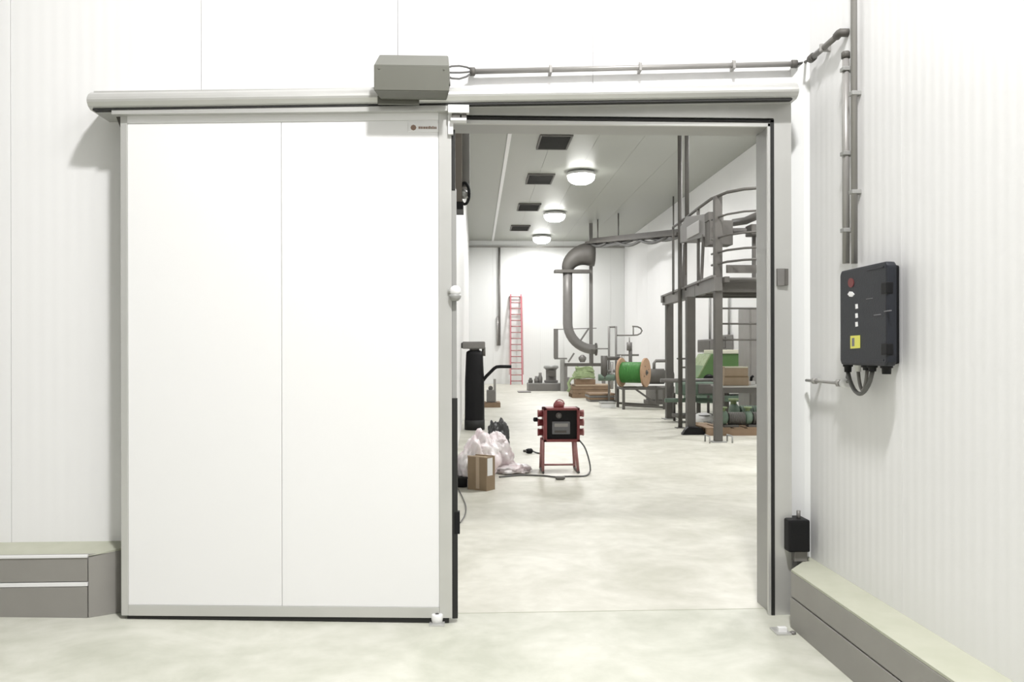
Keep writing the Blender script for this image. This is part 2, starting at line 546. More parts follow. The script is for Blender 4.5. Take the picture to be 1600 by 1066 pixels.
build('edge_profile', quad_leaf([(xr_ - 0.076, interp(C4, xr_ - .076, 1)), C4[1], C4[2], (xr_ - 0.076, interp(C4, xr_ - .076, 0))], YL - 0.004, YL + 0.05), 'alu', leaf)
a, b = xl + 0.04, xr_ - 0.076
build('edge_profile', quad_leaf([(a, interp(C4, a, 0) + 0.062), (b, interp(C4, b, 0) + 0.062), (b, interp(C4, b, 0)), (a, interp(C4, a, 0))], YL - 0.005, YL + 0.05), 'alu', leaf)
build('edge_profile', quad_leaf([(a, interp(C4, a, 1)), (b, interp(C4, b, 1)), (b, interp(C4, b, 1) - 0.045), (a, interp(C4, a, 1) - 0.045)], YL - 0.004, YL + 0.05), 'white', leaf)
build('bottom_seal', quad_leaf([(xl + .03, bl.z), (xr_ - .02, br_.z), (xr_ - .02, br_.z - 0.03), (xl + .03, bl.z - 0.022)], YL + 0.004, YL + 0.046), 'rubber', leaf)
eg = MB()
eg.box(xr_ + 0.0, xr_ + 0.028, YL + 0.006, YL + 0.05, 1.33, tr.z - 0.45, 0.003)
build('edge_seal', eg, 'alu_dull', leaf)
eg = MB()
eg.box(xr_ - 0.001, xr_ + 0.032, YL + 0.002, YL + 0.05, br_.z - 0.005, 1.33, 0.004)
eg.box(xr_ - 0.001, xr_ + 0.022, YL + 0.002, YL + 0.05, tr.z - 0.46, tr.z - 0.1, 0.004)
build('edge_buffer', eg, 'rubber', leaf)
build('buffer_block', MB().box(xr_ + 0.012, xr_ + 0.045, YL + 0.0, YL + 0.05, PY(715, 835, YL).z, PY(715, 800, YL).z, 0.004), 'black', leaf)
kn = PY(711.5, 455, 4.9)
knob = build('release_knob', MB().sphere((kn.x, kn.y, kn.z), .034), 'white', leaf)
build('knob_collar', MB().lathe((kn.x - .002, kn.y, kn.z - .058), (0, 0, 1), [(0, .018), (.012, .03), (.03, .037), (.038, .032)], 16), 'alu_dull', knob)
build('knob_arm', MB().tube([(xr_ - .02, kn.y + .01, kn.z), (kn.x, kn.y, kn.z)], .012, 8), 'alu', knob)
# maker's plate: small emblem and an illegible line
pl0, pl1 = PY(641, 205, YL), PY(686, 193, YL)
plate = build('name_plate', MB().box(pl0.x - 0.012, pl1.x + 0.012, YL - 0.001, YL + 0.003, pl0.z - .004, pl1.z + .004, 0.001), 'white', leaf)
ce = PY(646, 199.5, YL)
build('emblem', MB().lathe((ce.x, YL - 0.003, ce.z), (0, 1, 0), [(0, 0.016), (0.004, 0.018)], 8), 'brown_print', plate)
letters = MB()
x = ce.x + 0.03
for i in range(11):
    w = random.choice((0.006, 0.008, 0.0075))
    letters.box(x, x + w, YL - 0.003, YL, ce.z - 0.007, ce.z + 0.006 + random.choice((0, 0.003)))
    x += w + 0.003
build('lettering', letters, 'brown_print', plate)
# hanger bracket at the right top corner
h0, h1 = PY(700, 176, 4.86), PY(733, 164, 4.86)
hb = MB().box(h0.x, h1.x, 4.855, 4.90, h0.z, h1.z, 0.003)
build('hanger_bracket', hb, 'white', leaf)
st = build('stop_block', MB().box(PY(706, 185, 4.88).x, PY(719, 185, 4.88).x, 4.87, 4.94, PY(706, 185, 4.88).z, h0.z, 0.003), 'steel_dark', leaf)
build('stop_block', MB().box(PY(721, 185, 4.88).x, PY(729, 185, 4.88).x, 4.87, 4.94, PY(706, 185, 4.88).z, h0.z, 0.003), 'steel_dark', leaf)
build('bracket_foot', MB().box(PY(704, 189, 4.88).x, PY(729, 189, 4.88).x, 4.865, 4.93, PY(706, 189, 4.88).z, PY(706, 185, 4.88).z, 0.002), 'white', leaf)
build('bracket_strap', MB().box(PY(700, 189, 4.9).x, PY(708, 189, 4.9).x, 4.895, 4.93, PY(706, 210, 4.9).z, h0.z, 0.002), 'white', leaf)
# carriage track strip between leaf and rail
c0, c1 = PY(177, 180.5, 4.9), PY(700, 175, 4.9)
build('carrier_strip', MB().prism([(c0.x, c0.z + 0.028), (c1.x, c1.z + 0.033), (c1.x, c1.z), (c0.x, c0.z)], 'y', 4.875, 4.93, 0.002), 'alu', leaf)
build('roller_bracket', MB().prism([(c0.x - 0.01, c0.z + .01), (xl + .02, c0.z + .01), (xl + .02, c0.z - 0.10), (xl - .02, c0.z - 0.05)], 'y', 4.96, 5.0, 0.002), 'steel_dark', leaf)

# ================================================================ RAIL, slightly inclined
ra, rb = PY(135, 168, 4.84), PY(1249, 151.5, 4.84)
zt = 0.122
prof = [(5.14, 0.0), (4.885, 0.0), (4.858, 0.014), (4.843, 0.034), (4.84, 0.046), (4.846, 0.062), (4.862, 0.082), (4.888, 0.100), (4.92, 0.110), (4.93, 0.111), (4.932, 0.122), (5.14, 0.122)]
def rail_piece(x0, x1, prof, name, material, parent, dz0=0.0, dz1=0.0):
    mb = MB()
    za = ra.z + (rb.z - ra.z) * (x0 - ra.x) / (rb.x - ra.x)
    zb = ra.z + (rb.z - ra.z) * (x1 - ra.x) / (rb.x - ra.x)
    n = len(prof)
    vs = [(x0, y, za + z) for y, z in prof] + [(x1, y, zb + z) for y, z in prof]
    fs = [tuple(range(n)), tuple(range(2 * n - 1, n - 1, -1))] + [(i, (i + 1) % n, n + (i + 1) % n, n + i) for i in range(n)]
    mb.poly(vs, fs)
    o = build(name, mb, material, parent)
    return o
rail = thing('door_rail', 'long aluminium rail cover with rounded front spanning above the sliding door and doorway', 'rail', ((ra.x + rb.x) / 2, 5.0, (ra.z + rb.z) / 2))
rail_piece(ra.x, rb.x, prof, 'rail_cover', 'alu', rail)
rail_piece(ra.x + 0.02, rb.x - 0.03, [(4.915, -0.007), (4.872, -0.007), (4.872, 0.002), (4.915, 0.002)], 'track_slot', 'rubber', rail)
mz = ra.z + (rb.z - ra.z) * 0.5
build('fixing_plate', MB().box(PY(590, 160, 4.83).x, PY(655, 160, 4.83).x, 4.822, 4.845, PY(600, 163, 4.83).z, PY(600, 150, 4.83).z, 0.002), 'box_grey', rail)

# drive unit
bx0, bx1 = PY(584, 120, 4.72).x, PY(702, 120, 4.72).x
zb0, zb1, zb2, zb3 = PY(640, 152, 4.76).z, PY(640, 142, 4.72).z, PY(640, 102, 4.72).z, PY(640, 86, 4.86).z
drive = thing('drive_unit', 'olive grey metal motor housing with sloped edges mounted on the rail above the door', 'machine', ((bx0 + bx1) / 2, 4.9, zb0))
rz = ra.z + (rb.z - ra.z) * ((bx0 + bx1) / 2 - ra.x) / (rb.x - ra.x) + 0.13
prof2 = [(4.822, zb0 + .004), (4.79, zb0), (4.72, zb1), (4.72, zb2), (4.86, zb3), (5.13, zb3 + .01), (5.13, rz), (4.822, rz)]
mb = MB()
n = len(prof2)
vs = []
for xx in (bx0, bx1):
    for yy, zz in prof2:
        shrink = 0.03 if zz in (zb0, zb0 + .004) else (0.016 if zz >= zb3 else 0)
        vs.append((xx + shrink * (1 if xx == bx0 else -0.6), yy, zz))
mb.poly(vs, [tuple(range(n)), tuple(range(2 * n - 1, n - 1, -1))] + [(i, (i + 1) % n, n + (i + 1) % n, n + i) for i in range(n)])
bmesh.ops.bevel(mb.bm, geom=mb.bm.edges[:], offset=0.004, segments=2, affect='EDGES')
build('housing', mb, 'box_grey', drive)
for xx, zz in ((bx0 + .03, zb2 - .02), (bx1 - .03, zb2 - .02)):
    build('screw', MB().lathe((xx, 4.7205, zz), (0, -1, 0), [(0, .007), (.004, .006)], 8), 'box_grey', drive)
for i, (ya, yb, sag) in enumerate(((105, 107, -0.012), (113, 112, 0.004), (120, 116, 0.02))):
    p, q = PY(701, ya, 4.95), PY(734, yb, 5.06)
    mid = (p + q) / 2 - Vector((0, 0, sag))
    build('cable', MB().tube([p, p * .7 + mid * .3 - Vector((0, 0, sag * .3)), mid, q * .7 + mid * .3 - Vector((0, 0, sag * .3)), q], 0.006, 8), 'cable', drive)

# conduit along the front wall
ca, cbp = PY(737, 112, 5.09), PY(1241, 100, 5.09)
con = thing('conduit_pipe', 'horizontal grey conduit pipe clipped to the white wall above the door rail', 'pipe', ((ca + cbp) / 2))
build('tube', MB().tube([ca, cbp], 0.017, 12), 'steel', con)
build('end_socket', MB().lathe(ca - Vector((0.012, 0, 0)), (1, 0, 0), [(0, .026), (.03, .026), (.034, .02)], 14), 'steel_dark', con)
build('end_socket', MB().lathe(cbp - Vector((0.02, 0, 0)), (1, 0, 0), [(0, .02), (.004, .025), (.035, .025)], 14), 'steel_dark', con)
for px in (1146, 1000, 860):
    t = (PY(px, 100, 5.09).x - ca.x) / (cbp.x - ca.x)
    c = ca.lerp(cbp, t)
    cl = MB().box(c.x - .009, c.x + .009, 5.066, YW, c.z - .024, c.z + .024, .003)
    cl.tube([(c.x, 5.10, c.z + .02), (c.x, 5.10, c.z + .036)], .006, 8)
    build('pipe_clip', cl, 'steel', con)

# conduit running along the right wall towards the camera
da, db = PX(1268, 93, 2.02), PX(1307, 55, 2.02)
db.z = da.z = (da.z + db.z) / 2
con2 = thing('conduit_pipe', 'short slanting-looking conduit on the right wall just past the corner', 'pipe', (da + db) / 2)
build('tube', MB().tube([da, db], 0.017, 12), 'steel_mid', con2)
build('end_elbow', MB().tube([db, db + Vector((0, -.03, .004)), db + Vector((0.0, -.05, .002)), db + Vector((0.02, -.055, 0)), db + Vector((.04, -.055, 0))], 0.023, 12), 'steel_dark', con2)
build('end_socket', MB().lathe(da + Vector((0, .015, 0)), (0, -1, 0), [(0, .024), (.045, .024)], 14), 'steel_dark', con2)
mid = (da + db) / 2
build('pipe_clip', MB().box(mid.x - .022, XR, mid.y - .01, mid.y + .01, mid.z - .022, mid.z + .022, .003), 'steel', con2)
build('cable', MB().tube([cbp + Vector((.01, 0, 0)), cbp + Vector((.06, -.03, .0)), da + Vector((-.02, .05, -.005)), da], 0.008, 8), 'cable', con2)

# vertical conduits above the control box
def vpipe(px, pya, pyb, x, r, label, clips, cap=None, material='steel', zt=None):
    t_, b_ = PX(px, pya, x), PX(px, pyb, x)
    y_ = b_.y
    z1 = zt if zt else t_.z
    root = thing('conduit_pipe', label, 'pipe', (x, y_, b_.z))
    build('tube', MB().tube([(x, y_, b_.z), (x, y_, z1)], r, 14), material, root)
    if cap:
        build('end_cap', MB().lathe((x, y_, z1 - .03), (0, 0, 1), [(0, r * 1.25), (.03, r * 1.25), (.036, r)], 14), 'steel_dark', root)
    for py in clips:
        zc = PX(px, py, x).z
        build('pipe_clip', MB().box(x - r * 1.2, XR, y_ - r * 1.3, y_ + r * 1.3, zc - .011, zc + .011, .003), 'alu_dull', root)
    return root
vpipe(1322, 82, 412, 2.025, 0.019, 'vertical steel conduit with dark top cap above the charcoal control box', (108, 240, 360), True)
vpipe(1335, 30, 412, 2.03, 0.017, 'tall steel conduit beside the capped one running up out of view', (146, 300), None, 'steel', ROOM_Z)

# ================================================================ CONTROL BOX
XF = 1.945
y_far, y_near = PX(1312, 500, XF).y, PX(1386, 500, XF).y
z_lo, z_hi = PX(1312, 570, XF).z, PX(1312, 424, XF).z
box = thing('control_box', 'charcoal plastic control box with yellow sticker mounted on the right wall', 'control box', (2.0, (y_far + y_near) / 2, z_lo))
build('back_case', MB().box(1.99, XR, y_near + .10, y_far - .008, z_lo + .008, z_hi - .008, 0.012), 'black', box)
build('lid', MB().prism([(y_near + .02, z_lo), (y_far - .02, z_lo), (y_far, z_lo + .02), (y_far, z_hi - .02), (y_far - .02, z_hi), (y_near + .02, z_hi), (y_near, z_hi - .02), (y_near, z_lo + .02)], 'x', XF, 1.995, 0.012), 'charcoal', box)
for py in (450, 546):
    zc = PX(1384, py, XF).z
    build('hinge_notch', MB().box(XF - .004, XF + .03, y_near - .004, y_near + .055, zc - .028, zc + .028, .006), 'black', box)
for py in (416, 563):
    zc = PX(1385, py, XF).z
    build('corner_ridge', MB().box(XF - .003, XF + .02, y_near + .03, y_near + .2, zc - .004, zc + .004, .001), 'charcoal', box)
def onface(px, py):
    p = PX(px, py, XF)
    return p.y, p.z
def decal(name, pts, material, d=0.003):
    build(name, MB().prism([onface(*p) for p in pts], 'x', XF - d, XF + 0.004), material, box)
def ell(cx, cy, rx, ry, n=14):
    return [(cx + rx * math.cos(2 * math.pi * i / n), cy + ry * math.sin(2 * math.pi * i / n)) for i in range(n)]
decal('red_emblem', ell(1330, 442, 4.5, 7.5), 'red_mark')
decal('arrow_mark', [(1325, 460), (1328, 455.5), (1332, 456), (1335.5, 460), (1332, 464), (1328, 463.5)], 'white_print')
for cy in (479, 493.5, 507):
    decal('white_symbol', [(1337, cy - 3.5), (1340, cy - 4), (1340.6, cy + 3), (1337.5, cy + 3.8)], 'white_print')
decal('yellow_sticker', [(1329.5, 525), (1344, 524), (1344, 544), (1329.5, 545)], 'yellow')
decal('yellow_print', [(1332, 528.5), (1336, 528), (1336, 541), (1332, 541.5)], 'grey_print', 0.0036)
decal('grey_lettering', [(1366, 492), (1377, 490.5), (1377, 492), (1366, 493.3)], 'grey_print')
decal('grey_lettering', [(1382, 486), (1392, 484.5), (1392, 486), (1382, 487.5)], 'grey_print')
decal('lid_line', [(1354, 467), (1364, 465.5), (1364, 466.3), (1354, 467.8)], 'grey_print')
# glands and cable loop beneath
def gl(px, w, drop, material='black'):
    p = PX(px, 570, 1.985)
    build('cable_gland', MB().lathe((1.995, p.y, z_lo + .01), (0, 0, -1), [(0, w), (.02, w), (.022, w * .75), (drop, w * .7)], 14), material, box)
    return Vector((1.995, p.y, z_lo + .01 - drop))
g1 = gl(1322, .026, .05)
g2 = gl(1338, .02, .045, 'alu')
g3 = gl(1352, .03, .035)
g4 = gl(1360, .026, .04)
g5 = gl(1382, .03, .05)
def loopc(p, q, low):
    a, b = Vector(p), Vector(q)
    pts = []
    for i in range(13):
        t = i / 12
        c = a.lerp(b, t)
        c.z = c.z - low * math.sin(math.pi * t) ** 0.7
        pts.append(c)
    return pts
build('cable_loop', MB().tube(loopc(g1, g4, 0.115), 0.011, 10), 'cable', box)
build('cable_loop', MB().tube(loopc(g2, g3, 0.10), 0.009, 10), 'steel_mid', box)

# stub pipe left of the box
sa, sb = PX(1260, 595, 2.02), PX(1316, 598.5, 2.02)
sa.z = sb.z = (sa.z + sb.z) / 2
stub = thing('conduit_stub', 'thin steel stub pipe with fittings on the right wall left of the control box', 'pipe', (sa + sb) / 2)
build('tube', MB().tube([sa, sb], 0.009, 10), 'steel', stub)
for t, r in ((0.25, .02), (0.92, .022), (1.0, .017)):
    c = sa.lerp(sb, t)
    build('fitting', MB().lathe(c + Vector((0, .02, 0)), (0, -1, 0), [(0, r * .8), (.006, r), (.03, r), (.036, r * .8)], 6), 'steel', stub)
    build('pipe_clip', MB().box(c.x, XR, c.y - .008, c.y + .008, c.z - .014, c.z + .014, .002), 'alu', stub)
ring = sb + Vector((0, -.03, 0))
build('coupling', MB().lathe(ring + Vector((0, .02, 0)), (0, -1, 0), [(0, .024), (.05, .024), (.052, .016)], 14), 'white', stub)
build('cable', MB().tube([ring, ring + Vector((0, -.06, .02)), g1 + Vector((0, 0.01, -.03)), g1], 0.008, 8), 'cable', stub)

# small black box low on the corner
k0, k1 = PY(1233, 864, 4.9), PY(1267, 813, 4.9)
pc = thing('sensor_box', 'small black box in the corner above the right curb', 'sensor', ((k0.x + k1.x) / 2, 4.93, k0.z))
build('case', MB().box(k0.x, k1.x - .003, 4.9, 5.06, k0.z, k1.z, 0.012), 'black', pc)
build('mounting_foot', MB().box(k0.x + .045, k1.x - .01, 4.93, 5.06, 0.335, k0.z + .01, .004), 'steel_mid', pc)
build('cable_gland', MB().tube([(k0.x + .085, 4.97, k1.z - .01), (k0.x + .085, 4.97, k1.z + .045)], .012, 10), 'steel_mid', pc)

# catch plate on the casing
p0, p1 = PY(1213, 447, YF), PY(1229.5, 420, YF)
cp = thing('catch_plate', 'small dark bronze square plate on the right side of the door frame', 'plate', ((p0.x + p1.x) / 2, YF, p0.z))
build('base', MB().box(p0.x, p1.x - .014, YF - .02, YF, p0.z, p1.z, .003), 'steel_mid', cp)
build('lip', MB().box(p1.x - .022, p1.x, YF - .026, YF, p0.z + .002, p1.z - .002, .003), 'steel_dark', cp)

# floor guides
q = PZ(683, 976)
gd = thing('floor_guide', 'small pale roller guide on the floor under the right corner of the white door', 'guide', q)
build('base_plate', MB().box(q.x - .045, q.x + .045, q.y - .05, q.y + .06, 0, .012, .002), 'alu', gd)
build('roller', MB().lathe((q.x, q.y, .012), (0, 0, 1), [(0, .03), (.02, .034), (.045, .034), (.05, .028)], 16), 'white', gd)
build('axle', MB().lathe((q.x, q.y, .05), (0, 0, 1), [(0, .012), (.012, .012)], 8), 'steel_dark', gd)
q = PZ(1219, 988)
gd2 = thing('floor_stop', 'low pale steel stop on the floor in front of the right door jamb', 'stop', q)
build('base_plate', MB().box(q.x - .04, q.x + .045, q.y - .06, q.y + .06, 0, .01, .002), 'alu', gd2)
build('upstand', MB().box(q.x - .02, q.x + .03, q.y - .03, q.y + .0, .008, .035, .003), 'white', gd2)
build('bolt', MB().lathe((q.x + .06, q.y - .035, 0), (0, 0, 1), [(0, .018), (.012, .018), (.016, .01)], 6), 'steel_mid', gd2)

# ================================================================ HALL: lamps, vents
lamp0 = thing('ceiling_lamp', 'nearest glowing round lamp under the hall ceiling', 'lamp', (3.33, 25.9, HALL_Z), 'round ceiling lamps')
c = Vector((3.33, 25.9, HALL_Z))
build('housing', MB().lathe(c, (0, 0, -1), [(0, .3), (.03, .3), (.04, .44), (.12, .46), (.13, .43)], 24), 'white', lamp0)
build('diffuser', MB().lathe(c - Vector((0, 0, .12)), (0, 0, -1), [(0, .43), (.06, .43), (.14, .40), (.21, .33), (.26, .22), (.285, .02)], 24), 'glow', lamp0)
LL = ['round lamp of the middle row over the hall entrance, close to the door', None,
      'middle of the three glowing round lamps visible under the hall ceiling', 'farthest glowing round lamp, close to the hall back wall',
      'unseen round lamp added to light the right hall wall, closest to the door', 'unseen round lamp added to light the right hall wall above the platform']
for (x, y), lb in zip(HALL_LAMPS, LL):
    if lb:
        copy_tree(lamp0, (x, y, HALL_Z), lb)
vent0 = None
VP = [(2.13, 22.2), (2.12, 26.95), (2.10, 32.2), (2.05, 37.6)]
VL = ['nearest dark rectangular ceiling vent', 'second dark ceiling vent from the doorway', 'third dark ceiling vent from the doorway', 'farthest dark ceiling vent, close to the hall back wall']
for (x, y), lb in zip(VP, VL):
    if vent0 is None:
        vent0 = thing('ceiling_vent', lb, 'vent', (x, y, HALL_Z), 'dark ceiling vents')
        vf = MB()
        for a in ((-.43, .43, -.75, -.69), (-.43, .43, .69, .75), (-.43, -.38, -.69, .69), (.38, .43, -.69, .69)):
            vf.box(x + a[0], x + a[1], y + a[2], y + a[3], HALL_Z - .05, HALL_Z)
        build('frame', vf, 'steel_dark', vent0)
        build('backing', MB().box(x - .38, x + .38, y - .69, y + .69, HALL_Z - .008, HALL_Z), 'rubber', vent0)
        for k in range(9):
            yy = y - .62 + k * .155
            build('slat', MB().bar((x - .38, yy, HALL_Z - .03), (x + .38, yy, HALL_Z - .03), .012, .04), 'grille', vent0)
    else:
        copy_tree(vent0, (x, y, HALL_Z), lb)

# ---------------------------------------------------------------- back wall: conduit, ladder
p = PY(780.5, 540, YB - .08)
wp = thing('wall_pipe', 'thin grey vertical pipe on the hall back wall left of the red ladder', 'pipe', p)
build('tube', MB().tube([(p.x, YB - .07, p.z), (p.x, YB - .07, HALL_Z - .35)], .055, 10), 'steel_mid', wp)
z5 = PY(780, 495, YB).z
build('lower_sleeve', MB().tube([(p.x - .1, YB - .07, p.z), (p.x - .1, YB - .07, z5)], .05, 10), 'steel', wp)

la, lt = PZ(806, 601), PY(807, 460, YB - .1)
lad = thing('extension_ladder', 'tall red extension ladder leaning on the hall back wall', 'ladder', la)
yb_, yt_ = YB - 1.0, YB - .1
zt_ = PY(807, 460, yt_).z
xb0, xb1 = PY(798, 600, yb_).x, PY(816, 600, yb_).x
xt0, xt1 = PY(798, 460, yt_).x, PY(814, 460, yt_).x
build('stile', MB().bar((xb0, yb_, 0), (xt0, yt_, zt_), .05, .09), 'ladder_red', lad)
build('stile', MB().bar((xb1, yb_, 0), (xt1, yt_, zt_), .05, .09), 'ladder_red', lad)
nr = 15
for i in range(nr):
    t = (i + .6) / nr
    a = Vector((xb0, yb_, 0)).lerp(Vector((xt0, yt_, zt_)), t)
    b = Vector((xb1, yb_, 0)).lerp(Vector((xt1, yt_, zt_)), t)
    build('rung', MB().tube([a, b], .026, 8), 'red_pale', lad)
# second section sliding behind the first
for xs_, nm in ((-.06, 0), (.06, 1)):
    A = Vector(((xb0 if nm == 0 else xb1) + xs_, yb_ + .12, 0.5))
    B = Vector(((xt0 if nm == 0 else xt1) + xs_, yt_ + .06, zt_ - .1))
    build('fly_stile', MB().bar(A, B, .035, .05), 'red_pale', lad)

# ---------------------------------------------------------------- big bent duct
YD = 36.0
rD = .21
top_c = PY(887, 428, YD)
d0 = PY(887, 505, YD)
dx = PY(928, 546, YD)
duct = thing('bent_duct', 'thick grey bent ventilation duct with elbows standing before the hall back wall', 'duct', (d0.x, YD, 0.9))
R_ = d0.z - dx.z
cx = d0.x + R_
pts = [(d0.x, YD, top_c.z + .2), (d0.x, YD, top_c.z - 1), (d0.x, YD, d0.z)] + arc((cx, YD, d0.z), R_, math.pi, 1.5 * math.pi, 10, (1, 0, 0), (0, 0, 1))[1:] + [(max(dx.x, cx + .1), YD, dx.z)]
build('riser', MB().tube(pts, rD, 16), 'steel_mid', duct)
e = PY(921, 398, YD)
te = [(d0.x, YD, top_c.z + .1)] + arc((e.x - .05, YD, top_c.z + .15), e.x - .05 - d0.x, math.pi, .5 * math.pi, 10, (1, 0, 0), (0, 0, .78))
te.append((te[-1][0] + .25, YD, te[-1][2]))
build('top_elbow', MB().tube(te, [rD * 1.02] + [rD * (1.05 + 1.35 * i / 11) for i in range(1, len(te))], 18), 'steel_dark', duct)
f0, f1 = PY(866, 424, YD), PY(921, 424, YD)
build('flange_plate', MB().box(f0.x, f1.x, YD - .3, YD + .3, f0.z - .07, f0.z + .05), 'steel_dark', duct)
pb = PY(925, 576, YD)
build('support_post', MB().bar((pb.x, YD + .3, pb.z), (pb.x, YD + .3, HALL_Z - .002), .15, .12), 'steel_mid', duct)
build('end_flange', MB().lathe((max(dx.x, cx + .1) - .04, YD, dx.z), (1, 0, 0), [(0, rD * 1.3), (.07, rD * 1.3)], 16), 'steel_dark', duct)

# cable tray with sagging cables
t0, t1 = PY(922, 380, 35.9), PY(1066, 366, 29.4)
tray = thing('cable_tray', 'dark overhead tray with sagging cables running right from the bent duct', 'cable tray', (t0 + t1) / 2)
tm = MB().bar(t0, t1, .5, .1)
build('tray_base', tm, 'steel_dark', tray)
for s in (-.25, .25):
    build('side_rail', MB().bar(t0 + Vector((0, s, .06)), t1 + Vector((0, s, .06)), .03, .22), 'steel_dark', tray)
for k, (a, b, sag) in enumerate(((0.02, .35, .16), (.3, .62, .22), (.1, .5, .12), (.55, .85, .2), (.7, 1, .12), (0, .2, .14))):
    A, B = t0.lerp(t1, a), t0.lerp(t1, b)
    pts = []
    for i in range(9):
        q = A.lerp(B, i / 8)
        q.z -= .05 + sag * math.sin(math.pi * i / 8)
        q.y -= .2 * (k % 2) + .05
        pts.append(q)
    build('cable', MB().tube(pts, .06, 8), 'cable', tray)
for t in (.1, .35, .92):
    c = t0.lerp(t1, t)
    build('hanger_rod', MB().tube([c, (c.x, c.y, HALL_Z)], .03, 8), 'steel_mid', tray)

# ---------------------------------------------------------------- back process skids
YS = 34.0
def pipe_thing(name, label, cat, Y, lines, r, material, base=None):
    """lines: lists of pixel points at depth Y (each one tube)"""
    pts = [[PY(px, py, Y) for px, py in L] for L in lines]
    zmin = min(p.z for L in pts for p in L)
    root = thing(name, label, cat, (pts[0][0].x, Y, zmin))
    for i, L in enumerate(pts):
        build('pipe', MB().tube(L, r[i] if isinstance(r, list) else r, 8), material, root)
    return root
rk = thing('steel_rack', 'open steel rack frame standing around the foot of the bent duct', 'rack', PY(870, 606, YS))
q0 = PY(866, 515, YS)
def seg(root, name, a, b, Y, w, material, h=None):
    build(name, MB().bar(PY(*a, Y), PY(*b, Y), w, h or w), material, root)
seg(rk, 'panel', (868.5, 514), (868.5, 560), YS, .17, 'steel_mid', .2)
seg(rk, 'rail', (866, 515), (932, 513), YS, .035, 'steel_mid')
seg(rk, 'rail', (866, 560.5), (886, 560.5), YS, .06, 'steel_mid')
seg(rk, 'brace', (906, 534), (920, 513), YS, .12, 'steel_mid', .06)
seg(rk, 'brace', (888, 566), (897, 552), YS, .12, 'steel_mid', .06)
seg(rk, 'beam', (882, 570), (947, 570), YS, .13, 'steel_dark')
fl_y = 551 + 1.6 * FPX / YS
seg(rk, 'leg', (884, 570), (884, fl_y), YS, .12, 'steel_mid')
seg(rk, 'leg', (943, 570), (943, fl_y), YS, .14, 'steel_mid')
seg(rk, 'post', (879, 562), (879, fl_y), YS + .1, .18, 'alu_dull')
seg(rk, 'post', (925, 546), (925, 570), YS, .1, 'steel_dark')
build('valve_head', MB().lathe(PY(910, 566, YS), (0, 0, 1), [(0, .1), (.12, .16), (.2, .16), (.3, .05)], 10), 'steel_mid', rk)

sk = thing('pump_skid', 'low grey steel skid with an upright motor, right of the ladder foot', 'machine', PZ(862, 612))
YK = PZ(862, 611).y
a, b = PY(826, 611, YK), PY(893, 600, YK)
build('base_frame', MB().box(a.x, b.x, YK, YK + 1.2, 0, b.z, .01), 'steel_mid', sk)
build('base_top', MB().box(a.x + .02, b.x - .02, YK + .02, YK + 1.18, b.z, b.z + .035), 'alu_dull', sk)
c = PY(861, 600, YK + .5)
mot = MB().lathe((c.x, YK + .5, b.z + .03), (0, 0, 1), [(0, .28), (.1, .30), (.12, .22), (.55, .22), (.58, .26), (.64, .26), (.68, .1)], 16)
build('motor', mot, 'steel_mid', sk)
build('fan_cowl', MB().lathe((c.x, YK + .5, b.z + .63), (0, 0, 1), [(0, .3), (.05, .32), (.12, .3), (.14, .1)], 16), 'alu_dull', sk)
build('terminal_box', MB().box(c.x - .14, c.x + .14, YK + .1, YK + .3, b.z + .3, b.z + .55, .02), 'steel_dark', sk)
for px, hh in ((829, 9), (838, 12), (844, 18), (880, 14), (888, 10)):
    c = PY(px, 600, YK + .3)
    build('fitting', MB().lathe((c.x, YK + .3, b.z + .03), (0, 0, 1), [(0, .09), (hh * .012, .1), (hh * .018, .06), (hh * .024, .06)], 8), 'steel_dark' if px % 2 else 'steel_mid', sk)
fp = PZ(820, 613)
tag(build('floor_plate', MB().box(fp.x - .28, fp.x + .22, fp.y - .5, fp.y + .4, 0, .04, .01), 'steel_mid'), 'thin grey plate lying flat on the floor near the ladder foot', 'plate')

# pallets with coil of pale green hose
def pallet(name, label, c, w, d, h, material, n=5, group=None):
    root = thing(name, label, 'pallet', (c[0], c[1], c[2] if len(c) > 2 else 0), group)
    z0 = c[2] if len(c) > 2 else 0
    for i in range(n):
        bw = w / n * .8
        x = c[0] - w / 2 + bw / 2 + (w - bw) * i / (n - 1)
        build('deck_board', MB().box(x - bw / 2, x + bw / 2, c[1] - d / 2, c[1] + d / 2, z0 + h - .022, z0 + h, .003), material, root)
    for s in (-1, 0, 1):
        build('bearer', MB().box(c[0] - w / 2, c[0] + w / 2, c[1] + s * (d / 2 - .05) - .045, c[1] + s * (d / 2 - .05) + .045, z0 + .02, z0 + h - .022, .003), material, root)
        build('skid_board', MB().box(c[0] - w / 2, c[0] + w / 2, c[1] + s * (d / 2 - .05) - .05, c[1] + s * (d / 2 - .05) + .05, z0, z0 + .02), material, root)
    return root
YP = PZ(900, 622).y
pa, pb_ = PY(894, 622, YP), PY(955, 622, YP)
pw = pb_.x - pa.x
pallet('wooden_pallet', 'lowest wooden pallet under the pale green hose coil', ((pa.x + pb_.x) / 2, YP + .55), pw, 1.1, .16, 'wood')
cr_ = thing('wooden_crate', 'brown wooden crate on the pallet under the pale green hose', 'crate', ((pa.x + pb_.x) / 2, YP + .6, .16))
z1 = PY(900, 603, YP).z
